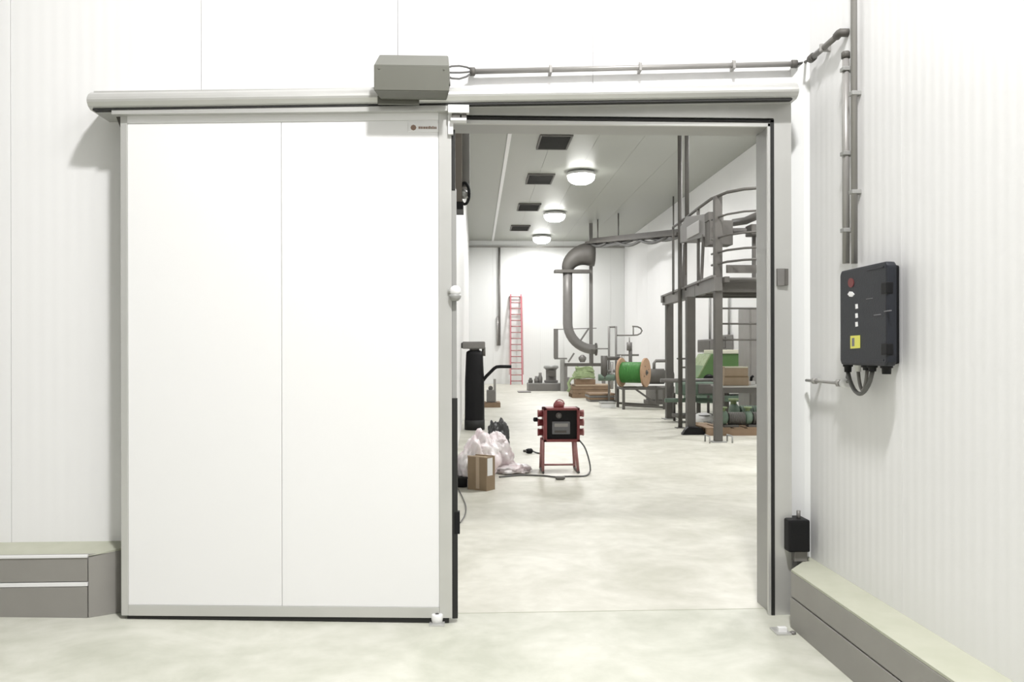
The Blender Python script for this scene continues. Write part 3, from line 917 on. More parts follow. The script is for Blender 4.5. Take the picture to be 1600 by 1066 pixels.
for k in range(2):
    za, zb = .16 + (z1 - .16) * k / 2, .16 + (z1 - .16) * (k + 1) / 2 - .012
    build('plank', MB().box(pa.x + .02, pb_.x - .02, YP + .02, YP + .06, za, zb, .004), 'wood', cr_)
    build('plank', MB().box(pa.x + .02, pa.x + .05, YP + .06, YP + 1.1, za, zb, .004), 'wood', cr_)
    build('plank', MB().box(pb_.x - .05, pb_.x - .02, YP + .06, YP + 1.1, za, zb, .004), 'wood', cr_)
    build('plank', MB().box(pa.x + .02, pb_.x - .02, YP + 1.06, YP + 1.1, za, zb, .004), 'wood', cr_)
build('lid_board', MB().box(pa.x + .12, pb_.x - .02, YP, YP + 1.1, z1 - .012, z1 + .03, .004), 'card_pale', cr_)
c2 = PY(916, 600, YP + .3)
b2 = thing('cardboard_carton', 'small brown carton on the wooden crate with the green hose on it', 'carton', (c2.x, YP + .5, z1 + .03))
zc = PY(916, 593, YP + .3).z
build('body', MB().box(PY(901, 598, YP).x, PY(932, 598, YP).x, YP + .25, YP + .85, z1 + .03, zc, .01), 'wood', b2)
build('tape', MB().box(c2.x - .04, c2.x + .04, YP + .245, YP + .855, z1 + .1, zc + .003), 'card', b2)
hs = MB()
for k in range(7):
    cz = zc + .075 + .055 * k
    rr = .30 - .012 * k + .03 * random.random()
    cxx = PY(913, 590, YP + .5).x + random.uniform(-.04, .04)
    hs.tube([(cxx + rr * math.cos(a * math.pi / 9) * 1.15, YP + .5 + rr * math.sin(a * math.pi / 9), cz + .02 * math.sin(a)) for a in range(18)], .042, 8, closed=True)
hose = thing('hose_coil', 'heap of pale green hose coiled on the wooden crate', 'hose', (c2.x, YP + .5, zc))
build('coil', hs, 'green_pale', hose)
tl_ = [PY(898, 590, YP + .1), PY(892, 592, YP + .0), PY(888, 599, YP - .05), PY(890, 607, YP - .06), PY(887, 612, YP - .08)]
build('hose_tail', MB().tube(tl_, .05, 8), 'green_pale', hose)

# sheet stack right of the crate
YT = PZ(945, 628).y
s0, s1 = PY(922, 628, YT), PY(962, 628, YT)
stk = thing('board_stack', 'low stack of grey brown boards right of the wooden crate', 'boards', ((s0.x + s1.x) / 2, YT + .5, 0))
for k in range(4):
    o = random.uniform(-.04, .04)
    build('board', MB().box(s0.x + o, s1.x + o, YT - .02 * k, YT + 1.0, .07 * k, .07 * k + .06, .006), 'wood' if k % 2 else 'steel_mid', stk)
wb = PZ(951, 638)
wbx = thing('white_carton', 'low white carton on the floor in front of the board stack', 'carton', wb)
build('body', MB().box(wb.x - .2, wb.x + .2, wb.y, wb.y + .5, 0, .15, .01), 'white', wbx)
build('lid', MB().box(wb.x - .21, wb.x + .21, wb.y - .01, wb.y + .51, .12, .165, .006), 'alu_dull', wbx)

# pipe manifold with loop
YM = 26.5
mf = thing('pipe_manifold', 'tall steel pipe manifold with two posts and a looped arm left of the cable drum', 'pipework', (PY(958, 630, YM).x, YM, 0))
def mpipe(pts, r, material='steel_mid', name='pipe', dy=0.0):
    build(name, MB().tube([PY(px, py, YM) + Vector((0, dy, 0)) for px, py in pts], r, 8), material, mf)
by = HOR + 1.6 * FPX / YM
mpipe([(951.5, 510), (951.5, by)], .035, 'steel_mid', 'post')
mpipe([(962.5, 510), (962.5, by)], .035, 'steel_mid', 'post')
mpipe([(951.5, 511), (962.5, 511)], .03)
mpipe([(963, 524), (990, 524), (996, 523.4), (1001, 521), (1003, 517), (1001, 513), (996, 510.6), (988, 510)], .025)
mpipe([(989.5, 511), (989.5, 524)], .022)
mpipe([(930, 545), (951, 545)], .02)
mpipe([(962, 555), (998, 555)], .03)
mpipe([(985, 540), (985, 575)], .06)
mpipe([(983.5, 535), (983.5, 548)], .09, 'steel_mid', 'valve_body')
mpipe([(983.5, 527), (983.5, 536)], .02, 'steel', 'valve_stem')
mpipe([(940, 560), (968, 560)], .06, 'steel_dark')
mpipe([(944, 556), (944, 592)], .11, 'steel_dark', 'filter_pot')
mpipe([(956, 566), (956, 608)], .05, 'steel', 'riser')
mpipe([(942, 580), (966, 580)], .05, 'steel_mid')
mpipe([(935, 590), (960, 590)], .11, 'pump_green', 'pump_body')
mpipe([(968, 556), (975, 565), (985, 572)], .05, 'steel')

# ---------------------------------------------------------------- cable drum on a steel stand
YR = 23.4
stand = thing('drum_stand', 'dark low steel frame under the green cable drum', 'stand', (PY(998, 635, YR).x, YR, 0))
ax0, ax1 = PY(968, 600, YR + .35).x, PY(1034, 600, YR).x
zst = 1.02 - .415
def sbar(a, b, w=.06):
    build('bar', MB().bar(a, b, w), 'steel_dark', stand)
for xx in (ax0, ax1):
    for yy in (YR - .3, YR + .65):
        build('leg', MB().bar((xx, yy, 0), (xx, yy, zst - .03), .07), 'steel_dark', stand)
for yy in (YR - .3, YR + .65):
    sbar((ax0, yy, zst - .03), (ax1, yy, zst - .03), .06)
    sbar((ax0, yy, .12), (ax1, yy, .05), .06)
for xx in (ax0, ax1, (ax0 + ax1) / 2):
    sbar((xx, YR - .3, zst - .03), (xx, YR + .65, zst - .03), .06)
sbar((ax0 + .35, YR - .3, zst - .05), (ax1 - .15, YR - .3, .1), .05)
cF = PY(1008, 583, YR)
axd = Vector((-.87, .5, 0)).normalized()
cF.z = zst + .415
cF.y = YR - .05
drum = thing('cable_drum', 'wooden cable drum wound with bright green cable on the steel stand', 'cable drum', cF - Vector((0, 0, .415)))
build('flange', MB().lathe(cF, axd, [(-.03, .40), (-.025, .415), (.025, .415), (.03, .40)], 28), 'wood_reel', drum)
build('flange', MB().lathe(cF + axd * .72, axd, [(-.03, .40), (-.025, .415), (.025, .415), (.03, .40)], 28), 'wood_reel', drum)
prof_c = []
for i in range(15):
    d = .03 + .66 * i / 14
    prof_c += [(d, .285), (d + .012, .30), (d + .035, .30)]
build('green_cable', MB().lathe(cF, axd, prof_c, 24), 'green', drum)
hub = build('hub_plate', MB().lathe(cF - axd * .045, axd, [(0, .075), (.02, .085)], 16), 'brown_duct', drum)
build('spindle', MB().lathe(cF - axd * .075, axd, [(0, .035), (.87, .035)], 12), 'steel_dark', drum)
u_ = Vector((.5, .87, 0)).normalized()
for a in (0.4, 2.2, 3.6):
    dd = u_ * math.cos(a) + Z * math.sin(a)
    build('tie_bolt', MB().lathe(cF + dd * .22 - axd * .04, axd, [(0, .018), (.03, .018)], 6), 'steel_dark', drum)

# grey pump assembly right of drum
g = thing('pump_unit', 'dark grey pump set on the floor between the drum and the first column', 'machine', (PY(1030, 630, 25.5).x, 25.5, 0))
gx = PY(1027, 600, 25.5).x
build('base_frame', MB().box(gx - .35, gx + .55, 25.2, 25.9, 0, .12, .01), 'steel_dark', g)
build('stand_frame', MB().box(gx - .3, gx + .5, 25.3, 25.8, .12, .55, .03), 'steel_mid', g)
build('motor', MB().lathe((gx - .3, 25.5, .85), (1, 0, 0), [(0, .2), (.05, .24), (.5, .24), (.55, .15), (.8, .15)], 14), 'steel_dark', g)
build('outlet_pipe', MB().tube([(gx - .1, 25.5, 1.0), (gx - .1, 25.5, 1.25), (gx - .05, 25.5, 1.33), (gx + .5, 25.5, 1.33)], .05, 8), 'steel_mid', g)

# ================================================================ MEZZANINE
mz_ = thing('steel_platform', 'dark steel access platform on columns with curved railing on the right of the hall', 'platform', (4.25, 15.2, 0))
def col(px, py, w, ztop, material='steel_dark', foot=True, Y=None):
    p = PZ(px, py)
    build('column', MB().box(p.x - w / 2, p.x + w / 2, p.y - w / 2, p.y + w / 2, 0.02, ztop, .008), material, mz_)
    if foot:
        build('foot_plate', MB().box(p.x - w * .95, p.x + w * .95, p.y - w * .9, p.y + w * .9, 0, .02, .003), 'alu_dull', mz_)
    return p
zd = 2.92
A = col(1046, 655, .17, zd - .02)
Cc = col(1079, 678, .165, zd - .24)
D = col(1122, 691, .135, 4.36)
# side runway from D back to A
build('side_beam', MB().bar((D.x - .02, D.y - .1, zd - .12), (A.x - .05, A.y + .2, zd - .07), .14, .24), 'steel_mid', mz_)
build('edge_angle', MB().bar((D.x - .1, D.y - .1, zd + .015), (A.x - .12, A.y + .2, zd + .02), .08, .04), 'steel_mid', mz_)
build('deck_plate', MB().box(D.x, XHR - .05, D.y - .05, Cc.y + .1, zd - .03, zd, .004), 'steel_mid', mz_)
for yy in (D.y, (D.y + Cc.y) / 2, Cc.y):
    build('cross_beam', MB().box(D.x, XHR - .05, yy - .05, yy + .05, zd - .26, zd - .03, .004), 'steel_dark', mz_)
build('toe_board', MB().box(D.x + .08, XHR - .05, D.y - .25, D.y - .22, zd + .06, zd + .2, .004), 'steel_dark', mz_)
build('joist', MB().bar((D.x + .1, D.y - .23, zd - .05), (D.x + .1, D.y + .05, zd - .05), .08, .1), 'steel_dark', mz_)
build('joist', MB().bar((6.4, D.y - .23, zd - .05), (6.4, D.y + .05, zd - .05), .08, .1), 'steel_dark', mz_)
for k, (px, w) in enumerate(((1040, .35),)):
    p = PY(px, 470, A.y)
    build('bracket_arm', MB().box(p.x - .1, A.x + .2, A.y - .08, A.y + .08, zd - .14, zd + .03, .01), 'steel_mid', mz_)
# railing curve (top rail, knee rails, posts)
path = [(4.38, 18.2), (4.35, 17.0), (4.29, 15.8), (4.26, 14.8), (4.36, 14.2), (4.56, 13.9), (4.85, 13.75), (5.3, 13.68), (6.0, 13.66)]
for zz, r in ((4.36, .028), (3.98, .018), (3.62, .018), (3.36, .02), (3.16, .02)):
    pts = path if zz > 4 else path[3:]
    build('handrail' if zz > 4 else 'knee_rail', MB().tube([(x, y, zz) for x, y in pts], r, 8), 'steel_dark', mz_)
for i, w in ((0, .045), (1, .05), (2, .05), (6, .05), (8, .05)):
    x, y = path[i]
    zlow = zd - .05 if i < 3 else zd + .06
    build('rail_post', MB().bar((x, y, zlow), (x, y, 4.36), w), 'steel_dark', mz_)
# horizontal bars between D and the hidden next column
yb2 = D.y + .06
for py in (482, 506, 531):
    z = PY(1150, py, yb2).z
    build('cross_bar', MB().tube([(D.x, yb2, z), (D.x + 1.1, yb2, z)], .017, 8), 'steel_dark', mz_)
build('column', MB().box(D.x + 1.05, D.x + 1.18, D.y - .02, D.y + .11, 0.02, zd - .26, .006), 'steel_dark', mz_)
# guard shoes round foot of D and the black boot on C
for s in (-1, 1):
    build('foot_guard', MB().tube([(D.x + s * .2, D.y - .18, 0), (D.x + s * .2, D.y - .18, .12), (D.x + s * .2, D.y + .12, .12), (D.x + s * .2, D.y + .12, 0)], .014, 8), 'alu_dull', mz_)
boot = MB().prism([(Cc.x - .22, 0), (Cc.x + .24, 0), (Cc.x + .17, .12), (Cc.x + .1, .15), (Cc.x - .1, .15), (Cc.x - .16, .1)], 'y', Cc.y - .24, Cc.y - .09, .01)
build('column_boot', boot, 'black', mz_)
# grey wall panel at the far right behind (switch-room side)
pr_ = PY(1172, 470, 18.35)
swr = thing('control_cabinet', 'tall grey cabinet under the platform at the right edge of the doorway', 'cabinet', (pr_.x + .5, 18.8, 0))
build('body', MB().box(pr_.x, pr_.x + 1.2, 18.4, 19.2, .1, 2.6, .02), 'steel', swr)
build('plinth', MB().box(pr_.x + .02, pr_.x + 1.18, 18.45, 19.15, 0, .1), 'steel_dark', swr)
build('door', MB().box(pr_.x + .03, pr_.x + .58, 18.38, 18.4, .14, 2.56, .005), 'steel', swr)

# air unit and box on the railing
bxA = thing('air_unit', 'bulky grey metal housing fixed on the platform railing beside the tall pole', 'machine', (4.3, 16.2, 3.6))
build('long_casing', MB().prism([(15.25, 3.74), (17.1, 3.86), (17.1, 4.2), (16.6, 4.33), (15.25, 4.16)], 'x', 4.26, 4.62, .012), 'steel_mid', bxA)
build('front_casing', MB().box(4.27, 4.70, 14.95, 15.3, 3.55, 4.0, .012), 'steel_dark', bxA)
build('vent_flap', MB().box(4.26, 4.35, 15.0, 15.25, 4.0, 4.16, .006), 'steel_dark', bxA)
build('side_hatch', MB().box(4.245, 4.262, 15.6, 16.5, 3.86, 4.1, .004), 'steel', bxA)
for yy in (15.4, 16.8):
    build('bracket', MB().bar((4.24, yy, zd), (4.28, yy, 3.8), .05), 'steel_dark', bxA)
# pipe seen behind rail at right
rp = thing('overhead_pipe', 'thick grey pipe crossing behind the platform railing at the doorway edge', 'pipe', PY(1175, 340, 15))
build('tube', MB().tube([PY(1146, 348, 15.6), PY(1165, 345, 15.2), PY(1190, 334, 14.6), PY(1230, 318, 14.2)], .07, 10), 'steel_mid', rp)
build('tube', MB().tube([PY(1142, 361, 15.2), PY(1195, 361, 15.2), PY(1230, 361, 15.2)], .055, 10), 'steel_mid', rp)
build('valve_block', MB().box(PY(1171, 360, 15).x, PY(1192, 360, 15).x, 14.9, 15.25, PY(1171, 368, 15).z, PY(1171, 351, 15).z, .02), 'steel_dark', rp)
build('support_strut', MB().bar((PY(1178, 368, 15.1).x, 15.1, zd), (PY(1178, 368, 15.1).x, 15.1, PY(1178, 366, 15.1).z), .06), 'steel_dark', rp)

# tall poles to the ceiling
q = PZ(1063, 669)
pole = thing('tall_pole', 'tall dark pole rising from the floor to the hall ceiling beside the platform', 'pole', q)
build('tube', MB().tube([(q.x, q.y, 0.01), (q.x, q.y, HALL_Z)], .046, 12), 'steel_dark', pole)
build('foot_plate', MB().box(q.x - .1, q.x + .1, q.y - .1, q.y + .1, 0, .012), 'steel_dark', pole)
q2 = PY(1073.5, 430, 17.0)
pole2 = thing('drop_pipe', 'second tall pipe hanging from the ceiling close beside the tall dark pole', 'pipe', q2)
build('tube', MB().tube([(q2.x, 17.0, PY(1073, 350, 17).z), (q2.x, 17.0, HALL_Z)], .046, 12), 'steel_dark', pole2)
build('lower_tube', MB().tube([(q2.x - .03, 17.0, q2.z), (q2.x - .03, 17.0, PY(1073, 345, 17).z)], .028, 12), 'brown_duct', pole2)

# ---------------------------------------------------------------- under the platform: green machine, table, cartons, pallet
YG = 20.6
gm = thing('green_machine', 'large green hooded machine with cream lid under the platform', 'machine', (PY(1140, 600, YG).x, YG, 0))
gx0, gx1 = PY(1088, 580, YG).x, PY(1186, 580, YG).x + .4
zt1, zt2 = PY(1110, 553, YG).z, PY(1110, 612, YG).z
build('hood', MB().prism([(gx0, zt2), (gx0 + .02, zt2 + .35), (gx0 + .35, zt1), (gx1, zt1), (gx1, zt2)], 'y', YG, YG + 1.1, .02), 'green_machine', gm)
build('front_cover', MB().prism([(gx0 + .03, zt2 + .36), (gx0 + .06, zt2 + .36), (gx0 + .38, zt1 - .01), (gx0 + .34, zt1 - .01)], 'y', YG - .02, YG + 1.1), 'green_pale', gm)
build('lid', MB().box(gx0 + .5, gx1, YG - .02, YG + 1.12, zt1, zt1 + .1, .015), 'cream', gm)
build('cream_strip', MB().box(PY(1166, 570, YG).x, PY(1172, 570, YG).x, YG - .03, YG, zt2 + .1, zt1, .005), 'cream', gm)
build('inlet_port', MB().lathe((gx0 + .32, YG + .02, zt2 + .28), (0, -1, 0), [(0, .16), (.06, .15), (.08, .1)], 14), 'black', gm)
for xx in (gx0 + .08, gx0 + .8, gx1 - .1):
    for yy in (YG + .1, YG + 1.0):
        build('leg', MB().bar((xx, yy, 0), (xx, yy, zt2), .09), 'steel_dark', gm)
build('base_tray', MB().box(gx0 - .05, gx1, YG - .02, YG + 1.1, .35, .5, .01), 'pump_green', gm)
build('gearbox', MB().box(gx0 + .0, gx0 + .45, YG - .25, YG, zt2 - .28, zt2 + .02, .04), 'pump_green', gm)

lk = thing('valve_unit', 'dark green grey pipe unit standing between the platform columns', 'machine', (PY(1090, 620, 18.8).x, 18.8, 0))
vx = PY(1093, 600, 18.8).x
build('base_frame', MB().box(vx - .55, vx + .35, 18.5, 19.2, .1, .18, .01), 'steel_dark', lk)
for xx in (vx - .5, vx + .3):
    for yy in (18.55, 19.15):
        build('leg', MB().bar((xx, yy, 0), (xx, yy, .65), .05), 'steel_dark', lk)
build('body', MB().box(vx - .5, vx + .3, 18.55, 19.1, .62, .92, .05), 'pump_green', lk)
build('front_panel', MB().box(vx - .1, vx + .28, 18.52, 18.56, .66, .88, .01), 'steel_mid', lk)
build('crossing_pipe', MB().tube([(vx - .9, 18.8, .95), (vx + .4, 18.8, .95)], .05, 10), 'steel_mid', lk)
build('crossing_pipe', MB().tube([(vx - .8, 18.8, .5), (vx + .4, 18.8, .5)], .05, 10), 'pump_green', lk)
for dx_, h_ in ((-.42, 1.45), (-.3, 1.25)):
    build('valve_stem', MB().tube([(vx + dx_, 18.8, .9), (vx + dx_, 18.8, h_)], .03, 8), 'steel_mid', lk)
    build('handwheel', MB().tube([(vx + dx_ + .09 * math.cos(i * math.pi / 6), 18.8 + .09 * math.sin(i * math.pi / 6), h_) for i in range(12)], .02, 8, closed=True), 'steel_dark', lk)

# wall boxes far behind
for (x0, x1, y0, y1, lb) in ((1092, 1113, 530, 551, 'grey switch box on the right hall wall left of the near column'),
                             (1128, 1138, 523, 547, 'narrow grey switch box on the right hall wall right of the near column')):
    pa_, pb2 = PX(x0, y1, XHR - .15), PX(x1, y0, XHR - .15)
    sb_ = thing('switch_box', lb, 'switch box', (XHR - .1, (pa_.y + pb2.y) / 2, pa_.z))
    build('case', MB().box(XHR - .2, XHR, pb2.y, pa_.y, pa_.z, pb2.z, .02), 'steel_mid', sb_)
    build('door', MB().box(XHR - .22, XHR - .19, pb2.y + .08, pa_.y - .08, pa_.z + .05, pb2.z - .05, .01), 'steel_dark', sb_)
    yc = pa_.y * .4 + pb2.y * .6
    build('conduit', MB().tube([(XHR - .05, yc, pb2.z), (XHR - .05, yc, pb2.z + 1.6)], .035, 8), 'alu_dull', sb_)

YTb = 17.4
ta, tb = PY(1127, 606, YTb), PY(1195, 606, YTb)
tbl = thing('work_table', 'steel work table under the platform carrying brown cartons', 'table', ((ta.x + tb.x) / 2, YTb + .4, 0))
zt3 = PY(1150, 603, YTb).z
build('table_top', MB().box(ta.x, tb.x + .3, YTb, YTb + .8, zt3 - .04, zt3, .006), 'alu', tbl)
build('apron', MB().box(ta.x + .04, tb.x + .26, YTb + .04, YTb + .08, zt3 - .16, zt3 - .04, .004), 'steel_mid', tbl)
for xx in (ta.x + .06, tb.x + .24):
    for yy in (YTb + .06, YTb + .74):
        build('leg', MB().bar((xx, yy, 0), (xx, yy, zt3 - .04), .05), 'steel_mid', tbl)
ca0, ca1 = PY(1133, 600, YTb).x, PY(1172, 600, YTb).x
hgt = (PY(1150, 573, YTb).z - zt3) / 2
for k, lb in enumerate(('lower brown carton on the steel table', 'upper brown carton stacked on another on the steel table')):
    z0 = zt3 + k * hgt
    cn = thing('cardboard_carton', lb, 'carton', ((ca0 + ca1) / 2, YTb + .3, z0), 'cartons on the steel table')
    build('body', MB().box(ca0 + .01 * k, ca1 - .015 * k, YTb + .08, YTb + .5, z0, z0 + hgt - .004, .006), 'card_pale', cn)
    build('tape', MB().box(ca0 + .02, ca1 - .02, YTb + .075, YTb + .12, z0 + hgt - .03, z0 + hgt, .002), 'cream' if k else 'card', cn)
p_ = PY(1180, 598, YTb)
it = thing('hand_tool', 'small black tool with white body lying beside the cartons on the table', 'tool', (p_.x, YTb + .3, zt3))
build('body', MB().box(p_.x - .04, p_.x + .08, YTb + .2, YTb + .35, zt3, zt3 + .09, .02), 'white', it)
build('grip', MB().tube([(p_.x + .0, YTb + .27, zt3 + .08), (p_.x + .01, YTb + .27, zt3 + .17), (p_.x + .05, YTb + .27, zt3 + .2)], .03, 8), 'black', it)

pq = PZ(1140, 688)
pallet('wooden_pallet', 'wooden pallet with pumps under the steel table beside the near column', (PY(1150, 688, 15.9).x, 16.15), 1.25, .9, .15, 'wood')
def pump(x, y, z, s, label, material):
    r = thing('pump_motor', label, 'pump', (x, y, z))
    build('foot', MB().box(x - .16 * s, x + .16 * s, y - .1 * s, y + .1 * s, z, z + .05 * s, .006), 'steel_dark', r)
    fins = []
    for i in range(9):
        d = .04 * i
        fins += [(d * s, .115 * s), (d * s + .012 * s, .14 * s), (d * s + .024 * s, .14 * s), (d * s + .03 * s, .115 * s)]
    build('motor', MB().lathe((x - .05 * s, y, z + .18 * s), (1, 0, 0), fins, 16), material, r)
    build('volute', MB().lathe((x - .22 * s, y, z + .2 * s), (1, 0, 0), [(0, .07 * s), (.03 * s, .15 * s), (.12 * s, .15 * s), (.17 * s, .07 * s)], 16), 'pump_green', r)
    build('outlet', MB().lathe((x - .15 * s, y, z + .3 * s), (0, 0, 1), [(0, .05 * s), (.1 * s, .05 * s), (.1 * s, .085 * s), (.13 * s, .085 * s)], 12), 'green_pale', r)
    return r
for px, yy, s, lb, mt in ((1141, 15.9, .9, 'grey green pump motor on the pallet, left one beside the near column', 'steel_dark'),
                          (1179, 15.9, .9, 'dark pump motor on the pallet nearest the right door jamb', 'steel_dark'),
                          (1160, 16.42, 1.2, 'grey green pump with pale outlet standing at the back of the pallet', 'pump_green')):
    pump(PY(px, 660, yy).x, yy, .15, s, lb, mt)
kb = PZ(1098, 668)
wk = thing('plank_bundle', 'loose pale wooden planks on the floor between the two near columns', 'planks', kb)
for i in range(4):
    a = Vector((kb.x - .25 + .05 * i, kb.y + .3 - .12 * i, .025 + .05 * (i % 2)))
    build('plank', MB().bar(a, a + Vector((1.0, -.55 - .08 * i, 0)), .09, .045), 'card_pale' if i % 2 else 'wood', wk)
build('plank_clamp', MB().box(kb.x + .1, kb.x + .18, kb.y - .3, kb.y + .3, .0, .1, .004), 'steel_dark', wk)
hp = PZ(1100, 663)
wr = thing('white_sack', 'small pale bundle lying among the planks behind the near column', 'bundle', hp)
build('sheet', MB().lump((hp.x, hp.y, 0), .22, .25, .16, 5, .25, 3), 'white', wr)
build('tie', MB().tube([(hp.x + .13 * math.cos(i * math.pi / 6), hp.y + .2 * math.sin(i * math.pi / 6), .2) for i in range(12)], .012, 6, closed=True), 'cable', wr)

# ================================================================ LEFT SIDE OF THE HALL
YV = 17.3
tx = PY(741.5, 600, YV).x
tank = thing('pressure_tank', 'tall black cylindrical tank with grey valve head by the left hall wall', 'tank', (tx, YV, 0))
rT = PY(757, 600, YV).x - tx
zT = PY(741, 550, YV).z
build('vessel', MB().lathe((tx, YV, .03), (0, 0, 1), [(0, rT * .95), (.05, rT), (zT * .6, rT * .97), (zT - .10, rT * .86), (zT - .03, rT * .82), (zT, rT * .6)], 24), 'black', tank)
build('base_ring', MB().lathe((tx, YV, 0), (0, 0, 1), [(0, rT * 1.02), (.2, rT * 1.02), (.21, rT * .9)], 24), 'rubber', tank)
build('neck', MB().lathe((tx, YV, zT - .02), (0, 0, 1), [(0, .1), (.14, .1), (.15, .13), (.2, .13)], 16), 'steel_mid', tank)
z0, z1 = PY(741, 547, YV).z, PY(741, 534, YV).z
build('valve_head', MB().box(tx - .25, tx + .22, YV - .14, YV + .14, z1 - .15, z1, .025), 'steel_mid', tank)
build('valve_knob', MB().lathe((tx - .235, YV, z1 - .08), (-1, 0, 0), [(0, .06), (.03, .06), (.04, .05)], 12), 'steel_dark', tank)
build('drain_elbow', MB().tube([(tx + .19, YV, z1 - .12), (tx + .19, YV, z1 - .3)], .04, 10), 'steel_dark', tank)
a_ = [PY(752, 598, YV), PY(760, 588, YV), PY(772, 576, YV), PY(776, 573.5, YV), PY(782, 573, YV), PY(799, 573, YV)]
build('bent_pipe', MB().tube(a_, .036, 10), 'black', tank)

# small pump on pallet behind the tank
pp = PZ(768, 637)
pallet('wooden_pallet', 'small dark pallet on the floor behind the black tank', (pp.x, pp.y + .4), .52, .8, .14, 'wood', 4)
gp = thing('grey_pump', 'small grey pump box with upright post on the pallet behind the tank', 'machine', (pp.x, pp.y + .3, .14))
build('body', MB().box(pp.x - .14, pp.x + .12, pp.y + .1, pp.y + .5, .14, .5, .03), 'steel_mid', gp)
build('post', MB().bar((pp.x + .1, pp.y + .3, .14), (pp.x + .1, pp.y + .3, .82), .07), 'steel', gp)
build('knob', MB().sphere((pp.x - .02, pp.y + .3, .55), .07), 'steel_dark', gp)

# duct stub with round fan high beside the left jamb
YE = 9.0
u0, u1 = PY(708, 330, YE), PY(722, 200, YE)
fan = thing('duct_fan', 'brown grey duct drop with a round black fan high inside the left of the doorway', 'fan', ((u0.x + u1.x) / 2, YE, u0.z))
ztop = HALL_Z
build('duct', MB().box(u0.x, u1.x, YE - .06, YE + .3, PY(715, 318, YE).z, ztop, .01), 'brown_duct', fan)
build('side_duct', MB().box(u1.x - .01, PY(734, 250, YE).x, YE + .02, YE + .3, PY(730, 292, YE).z, ztop, .01), 'steel_mid', fan)
build('bottom_flange', MB().box(u0.x - .01, PY(724, 320, YE).x, YE - .08, YE + .3, PY(715, 329, YE).z, PY(715, 317, YE).z, .006), 'black', fan)
fc = PY(726, 303, YE)
build('fan_ring', MB().tube([(fc.x + .05 * math.cos(i * math.pi / 10), YE - .02, fc.z + .115 * math.sin(i * math.pi / 10)) for i in range(20)], .016, 8, closed=True), 'black', fan)
build('fan_hub', MB().lathe((fc.x - .012, YE + .04, fc.z), (0, -1, 0), [(0, .05), (.05, .05), (.08, .02)], 14), 'alu_dull', fan)

# ---------------------------------------------------------------- cardboard box, bags
bx = PZ(760, 768)
ang = math.radians(38)
T = Matrix.Translation(bx) @ Matrix.Rotation(ang - math.pi / 2 * 0, 4, 'Z')
cbx = thing('cardboard_box', 'brown cardboard box on the floor in front of the plastic bags', 'box', bx)
def face_px(px):   # distance along floor at the depth of the corner
    return (px - 760) / FPX * bx.y
# local axes: e1 runs left and back from the near corner, e2 right and back
w1, w2 = .27, .17
e1 = Vector((-.80, .60, 0))
e2 = Vector((.60, .80, 0))
hB = PY(760, 716, bx.y).z
def boxprism(e1, e2, o, a0, a1, b0, b1, z0, z1):
    vs = []
    for z in (z0, z1):
        for a, b in ((a0, b0), (a1, b0), (a1, b1), (a0, b1)):
            vs.append(o + e1 * a + e2 * b + Z * z)
    return MB().poly(vs, [(0, 1, 2, 3), (7, 6, 5, 4), (0, 4, 5, 1), (1, 5, 6, 2), (2, 6, 7, 3), (3, 7, 4, 0)])
build('body', boxprism(e1, e2, bx, 0, w1, 0, w2, 0, hB), 'card', cbx)
build('flap', boxprism(e1, e2, bx, .0, w1, -.004, .02, hB, hB + .012), 'card_pale', cbx)
build('flap', boxprism(e1, e2, bx, .0, w1, w2 - .02, w2 + .004, hB, hB + .012), 'card_pale', cbx)
build('white_label', boxprism(e1, e2, bx, -.002, .001, .02, .12, hB * .45, hB * .98), 'white', cbx)
build('tape', boxprism(e1, e2, bx, .1, .15, -.002, .001, 0.02, hB), 'card_pale', cbx)

def bag(px, py, sx, sy, sz, seed, label, material='bag', z=0.0, tie=True):
    p = PZ(px, py)
    r = thing('plastic_bag', label, 'bag', (p.x, p.y, z))
    build('film', MB().lump((p.x, p.y, z), sx, sy, sz, seed, .3, 5), material, r)
    kx = p.x + sx * .2
    build('knot', MB().lump((kx, p.y - sy * .2, z + sz * 1.15), sx * .42, sy * .34, sz * .16, seed + 3, .3, 4), material, r)
    return r
bag(738, 757, .18, .24, .34, 1, 'pale pink plastic bag pile left behind the cardboard box')
bag(752, 744, .22, .24, .36, 2, 'pale plastic bag bulging above the cardboard box')
bag(778, 736, .19, .22, .33, 4, 'pale pink crumpled plastic bag right of the cardboard box')
p = PZ(800, 737)
sht = thing('plastic_sheet', 'flat crumpled white plastic sheet on the floor right of the bags', 'sheet', p)
build('film', MB().lump((p.x, p.y, 0), .24, .34, .07, 9, .35, 4), 'bag', sht)
build('fold', MB().lump((p.x - .12, p.y + .1, .0), .15, .16, .16, 12, .35, 4), 'bag', sht)
bag(779, 713, .17, .2, .36, 6, 'black plastic bag lying behind the pale bags', 'bag_dark')
p = PZ(722, 762)
blk = thing('black_block', 'low black block beside the cardboard box at the door edge', 'crate', p)
build('body', MB().box(p.x - .15, p.x + .06, p.y, p.y + .3, 0, .12, .012), 'black', blk)  # plain block for the black area left of the cardboard box
build('rim', MB().box(p.x - .16, p.x + .07, p.y - .01, p.y + .31, .105, .125, .004), 'rubber', blk)

